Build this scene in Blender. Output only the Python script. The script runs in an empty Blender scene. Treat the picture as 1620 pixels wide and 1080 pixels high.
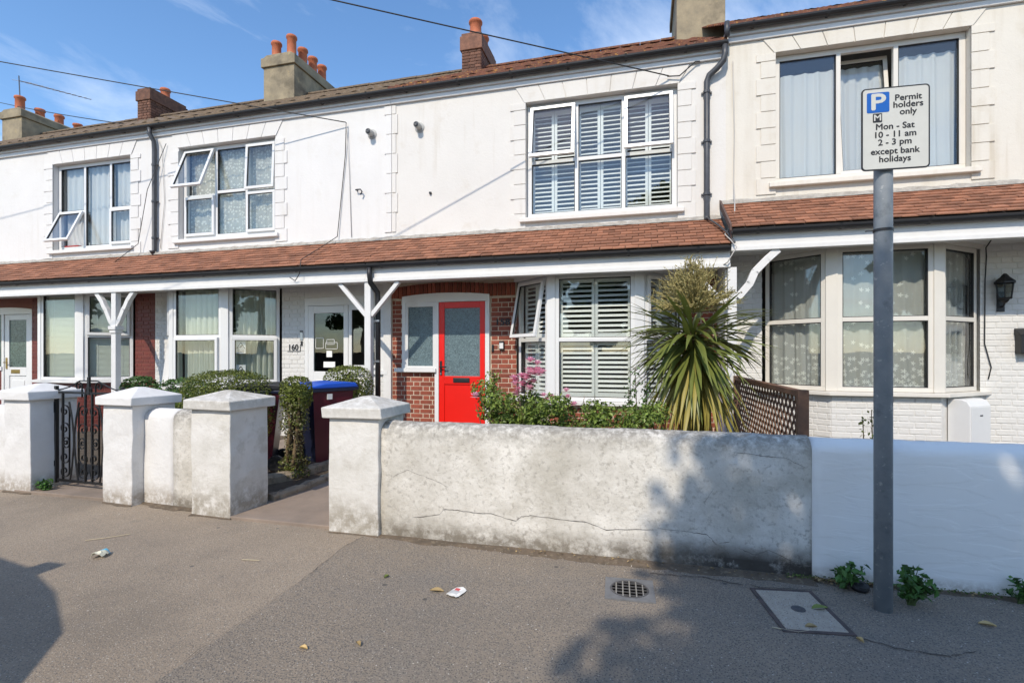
import bpy, math, random
from math import sin, cos, pi, radians as R
from mathutils import Vector, Matrix, Euler
random.seed(7)
sc = bpy.context.scene
C = sc.collection

# ------------------------------------------------------------------ camera
cd = bpy.data.cameras.new('camera'); cam = bpy.data.objects.new('camera', cd); C.objects.link(cam)
cd.sensor_width = 36; cd.lens = 36 * 800 / 1620; cd.shift_y = 22 / 1620
cd.clip_start = 0.05; cd.clip_end = 3000
cam.location = (0, 0, 1.45); cam.rotation_euler = (R(90), 0, R(14.6))
sc.camera = cam
# ------------------------------------------------------------------ world and sun
SUN_EL, SUN_AZ = R(43), R(8)          # sun behind the viewer, a touch from the left
w = bpy.data.worlds.new('World'); sc.world = w; w.use_nodes = True
nt = w.node_tree; nt.nodes.clear()
N = nt.nodes.new; L = nt.links.new
out = N('ShaderNodeOutputWorld'); bg = N('ShaderNodeBackground'); sky = N('ShaderNodeTexSky')
sky.sky_type = 'NISHITA'; sky.sun_disc = False; sky.sun_elevation = SUN_EL; sky.sun_rotation = R(180) + SUN_AZ
sky.air_density = 1.0; sky.dust_density = 0.25; sky.ozone_density = 2.2
tc = N('ShaderNodeTexCoord'); sep = N('ShaderNodeSeparateXYZ'); L(tc.outputs['Generated'], sep.inputs[0])
mz = N('ShaderNodeMath'); mz.operation = 'MAXIMUM'; L(sep.outputs[2], mz.inputs[0]); mz.inputs[1].default_value = 0.04
dx = N('ShaderNodeMath'); dx.operation = 'DIVIDE'; L(sep.outputs[0], dx.inputs[0]); L(mz.outputs[0], dx.inputs[1])
dy = N('ShaderNodeMath'); dy.operation = 'DIVIDE'; L(sep.outputs[1], dy.inputs[0]); L(mz.outputs[0], dy.inputs[1])
cmb = N('ShaderNodeCombineXYZ'); L(dx.outputs[0], cmb.inputs[0]); L(dy.outputs[0], cmb.inputs[1])
mp = N('ShaderNodeMapping'); L(cmb.outputs[0], mp.inputs[0]); mp.inputs['Scale'].default_value = (0.9, 0.55, 1); mp.inputs['Rotation'].default_value = (0, 0, R(-60)); mp.inputs['Location'].default_value = (6.3, 3.3, 0)
n1 = N('ShaderNodeTexNoise'); L(mp.outputs[0], n1.inputs[0]); n1.inputs['Scale'].default_value = 1.3; n1.inputs['Detail'].default_value = 9; n1.inputs['Roughness'].default_value = 0.62; n1.inputs['Distortion'].default_value = 0.7
n2 = N('ShaderNodeTexNoise'); L(mp.outputs[0], n2.inputs[0]); n2.inputs['Scale'].default_value = 0.45; n2.inputs['Detail'].default_value = 2
mm = N('ShaderNodeMath'); mm.operation = 'MULTIPLY'; L(n1.outputs[0], mm.inputs[0]); L(n2.outputs[0], mm.inputs[1])
cr = N('ShaderNodeValToRGB'); L(mm.outputs[0], cr.inputs[0]); cr.color_ramp.elements[0].position = 0.225; cr.color_ramp.elements[1].position = 0.45
cr.color_ramp.elements[1].color = (0.85, 0.85, 0.85, 1)
mx = N('ShaderNodeMix'); mx.data_type = 'RGBA'; L(cr.outputs[0], mx.inputs[0])
hs = N('ShaderNodeHueSaturation'); hs.inputs['Saturation'].default_value = 1.14; L(sky.outputs[0], hs.inputs['Color'])
L(hs.outputs[0], mx.inputs[6]); mx.inputs[7].default_value = (5.2, 5.6, 6.2, 1)
L(mx.outputs[2], bg.inputs[0]); bg.inputs[1].default_value = 0.15; L(bg.outputs[0], out.inputs[0])
sd = bpy.data.lights.new('sun', 'SUN'); sd.energy = 2.55; sd.angle = R(0.6); sd.color = (1, 0.90, 0.76)
sun = bpy.data.objects.new('sun', sd); C.objects.link(sun)
SDIR = Vector((-sin(SUN_AZ) * cos(SUN_EL), -cos(SUN_AZ) * cos(SUN_EL), sin(SUN_EL)))
sun.rotation_euler = SDIR.to_track_quat('Z', 'Y').to_euler(); sun.location = SDIR * 40
vs = sc.view_settings; vs.view_transform = 'Standard'; vs.look = 'None'; vs.gamma = 1; vs.use_curve_mapping = False; vs.exposure = 0.68

# ------------------------------------------------------------------ materials
MATS = {}
def mat(name, col, rough=0.6, noise=0.0, nscale=8, bump=0.0, bscale=60, metal=0, spec=0.5, rnd=0.0, island=0.0, sheen=None):
    """plain principled with object-space tone variation, relief, and per-object / per-leaf variation"""
    if name in MATS: return MATS[name]
    m = bpy.data.materials.new(name); m.use_nodes = True; t = m.node_tree; b = t.nodes['Principled BSDF']
    b.inputs['Base Color'].default_value = (*col, 1); b.inputs['Roughness'].default_value = rough; b.inputs['Metallic'].default_value = metal
    b.inputs['Specular IOR Level'].default_value = spec
    A = t.nodes.new; K = t.links.new
    co = A('ShaderNodeTexCoord'); cur = None
    def darken(fac_socket, amt, src):
        h = A('ShaderNodeHueSaturation'); mr = A('ShaderNodeMapRange'); mr.inputs[3].default_value = 1 - amt; mr.inputs[4].default_value = 1 + amt
        K(fac_socket, mr.inputs[0]); K(mr.outputs[0], h.inputs['Value'])
        if src is None: h.inputs['Color'].default_value = (*col, 1)
        else: K(src, h.inputs['Color'])
        return h.outputs[0]
    if noise:
        n = A('ShaderNodeTexNoise'); K(co.outputs['Object'], n.inputs[0]); n.inputs['Scale'].default_value = nscale; n.inputs['Detail'].default_value = 6; n.inputs['Roughness'].default_value = 0.65
        mr0 = A('ShaderNodeMapRange'); mr0.inputs[1].default_value = 0.25; mr0.inputs[2].default_value = 0.75; K(n.outputs[0], mr0.inputs[0])
        cur = darken(mr0.outputs[0], noise, cur)
    if rnd:
        oi = A('ShaderNodeObjectInfo'); cur = darken(oi.outputs['Random'], rnd, cur)
    if island:
        gi = A('ShaderNodeNewGeometry'); cur = darken(gi.outputs['Random Per Island'], island, cur)
    if cur: K(cur, b.inputs['Base Color'])
    if bump:
        n = A('ShaderNodeTexNoise'); K(co.outputs['Object'], n.inputs[0]); n.inputs['Scale'].default_value = bscale; n.inputs['Detail'].default_value = 5
        bp = A('ShaderNodeBump'); bp.inputs['Strength'].default_value = bump; bp.inputs['Distance'].default_value = 0.01; K(n.outputs[0], bp.inputs['Height']); K(bp.outputs[0], b.inputs['Normal'])
    MATS[name] = m; return m

def ramp_mat(name, cols, nscale, pos=(0.35, 0.65), rough=0.8, bump=0.3, bscale=90, detail=8, speck=None, zdirt=None, rnd=0, stain=None, bvec=None, streak=None):
    """two-tone noise mix; speck=(scale,thresh,colour); zdirt=[(z0,z1,colour,amount),...] dirt growing from z1 to z0"""
    if name in MATS: return MATS[name]
    m = bpy.data.materials.new(name); m.use_nodes = True; t = m.node_tree; b = t.nodes['Principled BSDF']; b.inputs['Roughness'].default_value = rough
    A = t.nodes.new; K = t.links.new; co = A('ShaderNodeTexCoord')
    geo = A('ShaderNodeNewGeometry'); vec = geo.outputs['Position'] if zdirt else co.outputs['Object']
    def noise(s, d=detail, r=0.65):
        n = A('ShaderNodeTexNoise'); K(vec, n.inputs[0]); n.inputs['Scale'].default_value = s; n.inputs['Detail'].default_value = d; n.inputs['Roughness'].default_value = r; return n.outputs[0]
    def mr(s, a, b_, c=0., d=1.):
        q = A('ShaderNodeMapRange'); K(s, q.inputs[0]); q.inputs[1].default_value = a; q.inputs[2].default_value = b_; q.inputs[3].default_value = c; q.inputs[4].default_value = d; return q.outputs[0]
    def mix(f, a, c):
        q = A('ShaderNodeMix'); q.data_type = 'RGBA'; K(f, q.inputs[0])
        if isinstance(a, tuple): q.inputs[6].default_value = (*a, 1)
        else: K(a, q.inputs[6])
        q.inputs[7].default_value = (*c, 1); return q.outputs[2]
    def mul(a, c):
        q = A('ShaderNodeMath'); q.operation = 'MULTIPLY'; K(a, q.inputs[0])
        if isinstance(c, float): q.inputs[1].default_value = c
        else: K(c, q.inputs[1])
        return q.outputs[0]
    cur = mix(mr(noise(nscale), *pos), cols[0], cols[1])
    if stain:
        for (s, a, b_, c, amt) in stain: cur = mix(mul(mr(noise(s), a, b_), float(amt)), cur, c)
    if streak:
        vm = A('ShaderNodeVectorMath'); vm.operation = 'MULTIPLY'; K(vec, vm.inputs[0]); vm.inputs[1].default_value = (9, 9, .55); n_ = A('ShaderNodeTexNoise'); K(vm.outputs[0], n_.inputs[0]); n_.inputs['Scale'].default_value = 1.0; n_.inputs['Detail'].default_value = 5
        cur = mix(mul(mul(mr(n_.outputs[0], .52, .75), mr(noise(.9, 3), .4, .65)), float(streak[3])), cur, streak[:3])
    if zdirt:
        sp = A('ShaderNodeSeparateXYZ'); K(geo.outputs['Position'], sp.inputs[0])
        for (z0, z1, c, amt, ns, *xr) in zdirt:
            f = mul(mr(mr(sp.outputs[2], z1, z0), .0, .65), mr(noise(ns, 8, 0.75), *((.30, .48) if xr else (.36, .56))))
            if xr: f = mul(f, mr(sp.outputs[0], *xr))
            cur = mix(mul(f, float(amt)), cur, c)
    if speck:
        for (s, th, c) in speck:
            v = A('ShaderNodeTexVoronoi'); K(vec, v.inputs[0]); v.inputs['Scale'].default_value = s
            cur = mix(mr(v.outputs['Distance'], th, th * 0.6), cur, c)
    if rnd:
        oi = A('ShaderNodeObjectInfo'); h = A('ShaderNodeHueSaturation'); K(cur, h.inputs['Color']); K(mr(oi.outputs['Random'], 0, 1, 1 - rnd, 1 + rnd), h.inputs['Value']); cur = h.outputs[0]
    K(cur, b.inputs['Base Color'])
    if bump:
        bp = A('ShaderNodeBump'); bp.inputs['Strength'].default_value = bump; bp.inputs['Distance'].default_value = 0.012
        hsock = noise(bscale, 6)
        if bvec:
            vm = A('ShaderNodeVectorMath'); vm.operation = 'MULTIPLY'; K(vec, vm.inputs[0]); vm.inputs[1].default_value = bvec; n_ = A('ShaderNodeTexNoise'); K(vm.outputs[0], n_.inputs[0]); n_.inputs['Scale'].default_value = 3.0; n_.inputs['Detail'].default_value = 7; n_.inputs['Distortion'].default_value = .6
            hsock = mr(n_.outputs[0], .44, .52); bp.inputs['Distance'].default_value = 0.006
        K(hsock, bp.inputs['Height']); K(bp.outputs[0], b.inputs['Normal'])
    MATS[name] = m; return m

def glass_mat(name='window_glass', tint=(0.965, 0.98, 0.97), ior=1.5):
    if name in MATS: return MATS[name]
    m = bpy.data.materials.new(name); m.use_nodes = True; t = m.node_tree; t.nodes.clear(); A = t.nodes.new; K = t.links.new
    o = A('ShaderNodeOutputMaterial'); tr = A('ShaderNodeBsdfTransparent'); tr.inputs[0].default_value = (*tint, 1)
    gl = A('ShaderNodeBsdfGlossy'); gl.inputs['Roughness'].default_value = 0.01; fr = A('ShaderNodeLayerWeight'); fr.inputs[0].default_value = 0.5
    co = A('ShaderNodeTexCoord'); n = A('ShaderNodeTexNoise'); K(co.outputs['Object'], n.inputs[0]); n.inputs['Scale'].default_value = 2.5
    bp = A('ShaderNodeBump'); bp.inputs['Strength'].default_value = 0.06; bp.inputs['Distance'].default_value = 0.02; K(n.outputs[0], bp.inputs['Height']); K(bp.outputs[0], gl.inputs['Normal'])
    mu = A('ShaderNodeMath'); mu.operation = 'MULTIPLY'; pw = A('ShaderNodeMath'); pw.operation = 'POWER'; K(fr.outputs['Facing'], pw.inputs[0]); pw.inputs[1].default_value = 4.0
    mu.operation = 'MULTIPLY_ADD'; K(pw.outputs[0], mu.inputs[0]); mu.inputs[1].default_value = 0.9; mu.inputs[2].default_value = 0.075 * ior / 1.5
    mxs = A('ShaderNodeMixShader'); K(mu.outputs[0], mxs.inputs[0]); K(tr.outputs[0], mxs.inputs[1]); K(gl.outputs[0], mxs.inputs[2]); K(mxs.outputs[0], o.inputs[0])
    MATS[name] = m; return m

def curtain_mat(name, col, alpha, pattern=None, z0=0, z1=1):
    """woven cloth: part of the light passes; pattern='lace' adds flower motifs crowding towards the hem, 'dots' small holes"""
    if name in MATS: return MATS[name]
    m = bpy.data.materials.new(name); m.use_nodes = True; t = m.node_tree; t.nodes.clear(); A = t.nodes.new; K = t.links.new
    o = A('ShaderNodeOutputMaterial'); di = A('ShaderNodeBsdfDiffuse'); di.inputs[0].default_value = (*col, 1)
    tl = A('ShaderNodeBsdfTranslucent'); tl.inputs[0].default_value = (*col, 1); ms = A('ShaderNodeMixShader'); ms.inputs[0].default_value = 0.3
    K(di.outputs[0], ms.inputs[1]); K(tl.outputs[0], ms.inputs[2]); tr = A('ShaderNodeBsdfTransparent'); m2 = A('ShaderNodeMixShader')
    K(tr.outputs[0], m2.inputs[1]); K(ms.outputs[0], m2.inputs[2]); m2.inputs[0].default_value = alpha; K(m2.outputs[0], o.inputs[0])
    def M(op, a, b=None, c=None):
        q = A('ShaderNodeMath'); q.operation = op
        for i, s in enumerate((a, b, c)):
            if s is None: continue
            if isinstance(s, (int, float)): q.inputs[i].default_value = s
            else: K(s, q.inputs[i])
        return q.outputs[0]
    if pattern:
        uv = A('ShaderNodeUVMap'); uv.uv_map = 'uv'
        v = A('ShaderNodeTexVoronoi'); v.voronoi_dimensions = '2D'; v.inputs['Scale'].default_value = 1; v.inputs['Randomness'].default_value = 0.75
        mpn = A('ShaderNodeVectorMath'); mpn.operation = 'SCALE'; K(uv.outputs[0], mpn.inputs[0]); mpn.inputs['Scale'].default_value = 14 if pattern == 'lace' else 16
        K(mpn.outputs[0], v.inputs[0])
        sb = A('ShaderNodeVectorMath'); sb.operation = 'SUBTRACT'; K(mpn.outputs[0], sb.inputs[0]); K(v.outputs['Position'], sb.inputs[1])
        s = A('ShaderNodeSeparateXYZ'); K(sb.outputs[0], s.inputs[0])
        ang = M('ARCTAN2', s.outputs[1], s.outputs[0]); ln = A('ShaderNodeVectorMath'); ln.operation = 'LENGTH'; K(sb.outputs[0], ln.inputs[0])
        rad = M('ADD', 0.30, M('MULTIPLY', 0.13, M('COSINE', M('MULTIPLY', ang, 5.0))))
        ins = M('LESS_THAN', ln.outputs['Value'], rad)
        su = A('ShaderNodeSeparateXYZ'); K(uv.outputs[0], su.inputs[0]); sc_ = A('ShaderNodeSeparateColor'); K(v.outputs['Color'], sc_.inputs[0])
        dens = M('MAXIMUM', 0.13, M('MULTIPLY', M('SUBTRACT', 1.0, M('MULTIPLY', su.outputs[1], 1.35)), 1.15)) if pattern == 'lace' else 0.75
        on = M('MULTIPLY', ins, M('LESS_THAN', sc_.outputs[0], dens))
        K(M('ADD', alpha, M('MULTIPLY', on, 0.95 - alpha)), m2.inputs[0])
    MATS[name] = m; return m

def frosted(name, col, scale):
    m = bpy.data.materials.new(name); m.use_nodes = True; t = m.node_tree; b = t.nodes['Principled BSDF']; A = t.nodes.new; K = t.links.new
    co = A('ShaderNodeTexCoord'); v = A('ShaderNodeTexVoronoi'); v.feature = 'SMOOTH_F1'; K(co.outputs['Object'], v.inputs[0]); v.inputs['Scale'].default_value = scale
    n = A('ShaderNodeTexNoise'); K(co.outputs['Object'], n.inputs[0]); n.inputs['Scale'].default_value = scale * 0.8; n.inputs['Distortion'].default_value = 2
    r = A('ShaderNodeValToRGB'); K(n.outputs[0], r.inputs[0]); r.color_ramp.elements[0].position = 0.42; r.color_ramp.elements[1].position = 0.58
    r.color_ramp.elements[0].color = (*[c * 0.45 for c in col], 1); r.color_ramp.elements[1].color = (*col, 1); K(r.outputs[0], b.inputs['Base Color'])
    bp = A('ShaderNodeBump'); bp.inputs['Strength'].default_value = 0.5; bp.inputs['Distance'].default_value = 0.004; K(n.outputs[0], bp.inputs['Height']); K(bp.outputs[0], b.inputs['Normal'])
    b.inputs['Roughness'].default_value = 0.22; MATS[name] = m; return m

WHITE = lambda n, c, st: ramp_mat(n, [c, tuple(x * 0.95 for x in c)], 1.3, rough=0.75, bump=0.3, bscale=28, stain=[(3.0, 0.58, 0.75, (c[0]*.86, c[1]*.83, c[2]*.78), st), (40, .62, .72, (c[0]*.8, c[1]*.77, c[2]*.72), st*.6)], streak=(c[0]*.78, c[1]*.74, c[2]*.67, st))
M_rendA = WHITE('render_white_clean', (0.70, 0.683, 0.66), .45); M_rendC = WHITE('render_white_aged', (0.68, 0.652, 0.61), .8); M_rendD = WHITE('render_cream_aged', (0.67, 0.63, 0.555), .95)
M_upvc = mat('white_upvc', (0.70, 0.70, 0.69), 0.28, noise=0.03, nscale=4); M_cream = mat('cream_upvc', (0.66, 0.625, 0.56), 0.35, noise=0.04, nscale=4)
M_wood = mat('white_painted_wood', (0.68, 0.67, 0.65), 0.45, noise=0.06, nscale=6, bump=0.1, bscale=25)
M_black = mat('black_plastic', (0.014, 0.0145, 0.017), 0.5, noise=0.25, nscale=5); M_pipe = mat('grey_painted_pipe', (0.05, 0.053, 0.06), 0.45, noise=0.3, nscale=12)
M_glass = glass_mat(); M_seal = mat('rubber_seal', (0.02, 0.02, 0.02), 0.6)
M_brick = ramp_mat('red_brick', [(0.30, 0.075, 0.04), (0.19, 0.05, 0.03)], 9, rough=0.85, bump=0.4, bscale=60, rnd=0.30, stain=[(25, 0.6, 0.75, (0.36, 0.17, 0.10), 0.5)])
M_mortar = mat('pale_mortar', (0.52, 0.42, 0.32), 0.9, noise=0.15, nscale=15, bump=0.4)
M_brickA = ramp_mat('dark_red_painted_brick', [(0.17, 0.032, 0.022), (0.12, 0.025, 0.018)], 5, rough=0.5, bump=0.2, bscale=40, rnd=0.12)
M_mortarA = mat('red_brown_mortar', (0.20, 0.07, 0.05), 0.7, noise=0.1)
M_brickW = ramp_mat('white_painted_brick', [(0.66, 0.65, 0.625), (0.60, 0.585, 0.55)], 6, rough=0.7, bump=0.35, bscale=40, rnd=0.03)
M_tile = ramp_mat('clay_tile', [(0.34, 0.145, 0.08), (0.22, 0.10, 0.06)], 7, rough=0.85, bump=0.3, bscale=50, rnd=0.28, stain=[(18, 0.58, 0.72, (0.12, 0.10, 0.07), 0.7), (11, 0.62, 0.75, (0.42, 0.24, 0.15), 0.5)])
M_flash = ramp_mat('mortar_fillet', [(0.45, 0.42, 0.37), (0.28, 0.26, 0.23)], 12, rough=0.95, bump=0.6)
M_roofB = ramp_mat('brown_concrete_tile', [(0.20, 0.14, 0.09), (0.12, 0.088, 0.06)], 4, rough=0.95, bump=0.4, stain=[(20, 0.55, 0.7, (0.31, 0.24, 0.15), 0.7)])
M_roofC = ramp_mat('lichen_red_tile', [(0.20, 0.075, 0.045), (0.10, 0.045, 0.03)], 5, rough=0.95, bump=0.5, stain=[(14, 0.56, 0.66, (0.45, 0.22, 0.05), 0.9), (30, 0.6, 0.7, (0.35, 0.32, 0.2), 0.7)])
M_cement = ramp_mat('weathered_cement', [(0.34, 0.28, 0.185), (0.22, 0.185, 0.13)], 3.5, rough=0.95, bump=0.5, bscale=30, stain=[(1.6, 0.48, 0.66, (0.12, 0.10, 0.07), 0.85), (5, 0.6, 0.7, (0.40, 0.31, 0.16), 0.6)])
M_cbrick = ramp_mat('sooty_brick', [(0.20, 0.095, 0.06), (0.10, 0.05, 0.035)], 8, rough=0.9, bump=0.4, rnd=0.3)
M_terra = mat('terracotta', (0.42, 0.12, 0.05), 0.75, noise=0.25, nscale=8)
M_curtA = curtain_mat('white_net', (0.86, 0.87, 0.88), 0.90); M_curtG = curtain_mat('pale_green_net', (0.74, 0.78, 0.68), 0.90); M_lace = curtain_mat('flower_lace', (0.88, 0.88, 0.83), 0.58, 'lace'); M_dots = curtain_mat('patterned_net', (0.84, 0.85, 0.80), 0.55, 'dots')
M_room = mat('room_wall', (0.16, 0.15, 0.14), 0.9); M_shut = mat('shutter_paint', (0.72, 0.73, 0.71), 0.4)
M_red = mat('red_door_paint', (0.72, 0.012, 0.006), 0.35, noise=0.05, nscale=2)
M_frostC = frosted('frosted_leaf_glass', (0.17, 0.24, 0.26), 60); M_frostA = frosted('dark_frosted_glass', (0.10, 0.15, 0.13), 25)
M_doorB = glass_mat('door_glass', (0.42, 0.52, 0.47), 1.55)
M_brass = mat('brass', (0.45, 0.30, 0.10), 0.35, metal=1); M_steel = mat('satin_steel', (0.5, 0.5, 0.5), 0.35, metal=1)
M_cable = mat('black_cable', (0.02, 0.02, 0.02), 0.6); M_cablew = mat('grey_cable', (0.45, 0.43, 0.40), 0.6)

# ------------------------------------------------------------------ mesh helpers
class MB:
    def __init__(s): s.v = []; s.f = []; s.m = []; s.k = 0
    def add(s, vs, fs, T=None):
        b = len(s.v)
        s.v += [tuple(T @ Vector(p)) for p in vs] if T else [tuple(p) for p in vs]
        for f in fs: s.f.append([b + i for i in f]); s.m.append(s.k)
        return s
    def box(s, x0, x1, y0, y1, z0, z1, T=None):
        return s.add([(x0,y0,z0),(x1,y0,z0),(x1,y1,z0),(x0,y1,z0),(x0,y0,z1),(x1,y0,z1),(x1,y1,z1),(x0,y1,z1)],
                     [(0,3,2,1),(4,5,6,7),(0,1,5,4),(1,2,6,5),(2,3,7,6),(3,0,4,7)], T)
    def bar(s, a, b, w, h, up=(0, 0, 1)):
        a = Vector(a); b = Vector(b); d = (b - a).normalized(); u = Vector(up); r = d.cross(u)
        if r.length < 1e-4: r = d.cross(Vector((0, 1, 0)))
        r.normalize(); u = r.cross(d); p = [a + r*i*w/2 + u*j*h/2 for i, j in ((-1,-1),(1,-1),(1,1),(-1,1))]; q = [x + (b - a) for x in p]
        return s.add(p + q, [(0,3,2,1),(4,5,6,7),(0,1,5,4),(1,2,6,5),(2,3,7,6),(3,0,4,7)])
    def tube(s, pts, r, n=8, cap=True):
        pts = [Vector(p) for p in pts]; rr = r if isinstance(r, (list, tuple)) else [r] * len(pts); rings = []; pn = None
        for i, p in enumerate(pts):
            d = (pts[min(i+1, len(pts)-1)] - pts[max(i-1, 0)]).normalized()
            if pn is None: pn = d.orthogonal().normalized()
            pn = (pn - d * pn.dot(d)); pn = pn.normalized() if pn.length > 1e-5 else d.orthogonal().normalized(); bn = d.cross(pn)
            rings.append([p + (pn * cos(2*pi*k/n) + bn * sin(2*pi*k/n)) * rr[i] for k in range(n)])
        fs = [(i*n + k, i*n + (k+1) % n, (i+1)*n + (k+1) % n, (i+1)*n + k) for i in range(len(pts)-1) for k in range(n)]
        if cap: fs += [tuple(range(n))[::-1], tuple((len(pts)-1)*n + k for k in range(n))]
        return s.add([p for g in rings for p in g], fs)
    def lathe(s, prof, n=16, c=(0, 0, 0)):
        vs = [(c[0] + r*cos(2*pi*k/n), c[1] + r*sin(2*pi*k/n), c[2] + z) for r, z in prof for k in range(n)]
        fs = [(i*n + k, i*n + (k+1) % n, (i+1)*n + (k+1) % n, (i+1)*n + k) for i in range(len(prof)-1) for k in range(n)]
        fs += [tuple(range(n))[::-1], tuple((len(prof)-1)*n + k for k in range(n))]
        return s.add(vs, fs)
    def prism(s, poly, a, b, axis='x'):
        """poly: 2-D outline (counter-clockwise) swept along axis from a to b"""
        mk = {'x': lambda p, t: (t, p[0], p[1]), 'y': lambda p, t: (p[0], t, p[1]), 'z': lambda p, t: (p[0], p[1], t)}[axis]
        n = len(poly); vs = [mk(p, a) for p in poly] + [mk(p, b) for p in poly]
        return s.add(vs, [tuple(range(n))[::-1], tuple(range(n, 2*n))] + [(k, (k+1) % n, n + (k+1) % n, n + k) for k in range(n)])
    def build(s, name, mats, parent=None, loc=None, rot=None, smooth=False, bevel=0, world=True, fix=True):
        me = bpy.data.meshes.new(name); me.from_pydata(s.v, [], s.f)
        if not isinstance(mats, (list, tuple)): mats = [mats]
        for m in mats: me.materials.append(m)
        if len(mats) > 1: me.polygons.foreach_set('material_index', s.m)
        if fix:
            import bmesh; bm = bmesh.new(); bm.from_mesh(me); bmesh.ops.recalc_face_normals(bm, faces=bm.faces); bm.to_mesh(me); bm.free()
        if smooth: me.polygons.foreach_set('use_smooth', [True] * len(me.polygons))
        o = link(name, me, parent, loc, rot, world)
        if bevel:
            bv = o.modifiers.new('bevel', 'BEVEL'); bv.width = bevel; bv.segments = 2; bv.limit_method = 'ANGLE'; bv.angle_limit = R(40)
        return o
def wloc(o):
    p = Vector((0, 0, 0))
    while o: p += o.location; o = o.parent
    return p
def link(name, me, parent=None, loc=None, rot=None, world=True):
    """world=True: mesh given in world coordinates under an unrotated parent; otherwise local to the parent"""
    o = bpy.data.objects.new(name, me); C.objects.link(o); o.parent = parent
    l = Vector(loc) if loc is not None else Vector((0, 0, 0))
    if parent and world: l = l - wloc(parent)
    o.location = l
    if rot is not None: o.rotation_euler = rot
    return o
def thing(name, label, cat, loc=(0, 0, 0), rz=0, group=None):
    o = bpy.data.objects.new(name, None); C.objects.link(o); o.location = loc; o.rotation_euler = (0, 0, rz); o.empty_display_size = 0.2
    return tag(o, label, cat, group)
def tag(o, label, cat, group=None):
    o['label'] = label; o['category'] = cat
    if group: o['group'] = group
    return o
def struct(o): o['kind'] = 'structure'; return o
def stuff(o): o['kind'] = 'stuff'; return o
def text_mesh(body, size, ext=0.001, off=0.0, align='CENTER', sx=1.0):
    cu = bpy.data.curves.new('t', 'FONT'); cu.body = body; cu.size = size; cu.extrude = ext; cu.offset = off; cu.align_x = align; cu.align_y = 'CENTER'; cu.resolution_u = 3
    ob = bpy.data.objects.new('t', cu); C.objects.link(ob); dg = bpy.context.evaluated_depsgraph_get(); dg.update()
    me = bpy.data.meshes.new_from_object(ob.evaluated_get(dg)); bpy.data.objects.remove(ob); bpy.data.curves.remove(cu)
    me.transform(Matrix.Diagonal((sx, 1, 1, 1)))
    return me
def lettering(name, body, size, m, parent, loc, rot, world=True, bold=0.0, **k):
    me = text_mesh(body, size, **k)
    if bold:
        import bmesh; bm = bmesh.new()
        for i, (ox, oy) in enumerate(((-bold, 0), (bold, 0), (0, bold), (0, -bold))):
            c = me.copy(); c.transform(Matrix.Translation((ox, oy, i*.00004))); bm.from_mesh(c); bpy.data.meshes.remove(c)
        bm.to_mesh(me); bm.free()
    me.materials.clear(); me.materials.append(m); return link(name, me, parent, loc, rot, world)
def catenary(a, b, sag, n=24):
    a = Vector(a); b = Vector(b); return [a.lerp(b, i/n) - Vector((0, 0, sag * 4 * (i/n) * (1 - i/n))) for i in range(n+1)]

# ================================================================== SETTING
D, YB, YC = 7.73, 7.17, 6.93           # upper facade, bay front, porch posts
def sheet(name, x0, x1, y0, y1, z, m, nx=1, ny=1):
    b = MB(); b.add([(x0 + (x1-x0)*i/nx, y0 + (y1-y0)*j/ny, z) for j in range(ny+1) for i in range(nx+1)],
                    [(j*(nx+1)+i, j*(nx+1)+i+1, (j+1)*(nx+1)+i+1, (j+1)*(nx+1)+i) for j in range(ny) for i in range(nx)])
    return struct(b.build(name, m, fix=False))
M_asph = ramp_mat('worn_asphalt', [(0.36, 0.288, 0.21), (0.295, 0.236, 0.174)], 1.1, rough=0.92, bump=0.8, bscale=110, detail=4, speck=[(90, 0.36, (0.16, 0.135, 0.11)), (60, 0.22, (0.46, 0.405, 0.33)), (26, 0.08, (0.60, 0.55, 0.47)), (3.1, .055, (.13, .115, .10))], stain=[(0.8, 0.50, 0.66, (0.20, 0.165, 0.125), 0.6), (60, 0.5, 0.7, (0.16, 0.145, 0.13), 0.6), (5, 0.60, 0.72, (0.19, 0.165, 0.14), 0.45)])
M_asph2 = ramp_mat('newer_asphalt', [(0.295, 0.24, 0.18), (0.243, 0.20, 0.153)], 1.4, rough=0.92, bump=0.9, bscale=100, detail=4, speck=[(85, 0.38, (0.105, 0.095, 0.085)), (55, 0.22, (0.38, 0.34, 0.285)), (22, 0.09, (0.58, 0.54, 0.48)), (2.7, .05, (.10, .09, .08))], stain=[(1.2, 0.5, 0.66, (0.23, 0.20, 0.165), 0.6), (55, 0.5, 0.7, (0.11, 0.105, 0.10), 0.6)])
M_soil = ramp_mat('garden_soil', [(0.10, 0.075, 0.05), (0.06, 0.045, 0.03)], 6, rough=1, bump=1, bscale=25)
M_conc = ramp_mat('path_concrete', [(0.30, 0.235, 0.185), (0.22, 0.175, 0.14)], 2.2, rough=0.9, bump=0.4, stain=[(1.5, 0.55, 0.7, (0.16, 0.13, 0.10), 0.6)])
M_kerb = ramp_mat('kerb_concrete', [(0.36, 0.29, 0.21), (0.22, 0.18, 0.13)], 4, rough=0.95, bump=0.6, stain=[(6, 0.55, 0.65, (0.10, 0.085, 0.06), 0.7)])
sheet('ground', -900, 900, -900, 900, -0.15, mat('distant_ground', (0.16, 0.16, 0.13), 0.95))
sheet('road', -90, 90, -7.5, 0.42, -0.11, M_asph2)
sheet('pavement', -60, 60, 0.40, 3.9, 0.0, M_asph)
b = MB(); b.add([(-2.06, 0.45, .004), (30, 0.45, .004), (30, 3.9, .004), (-2.15, 3.9, .004), (-2.2, 3.4, .004), (-2.13, 2.8, .004), (-2.10, 2.0, .004)], [(0, 1, 2, 3, 4, 5, 6)])
struct(b.build('pavement_patch', M_asph2, fix=False))
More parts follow.
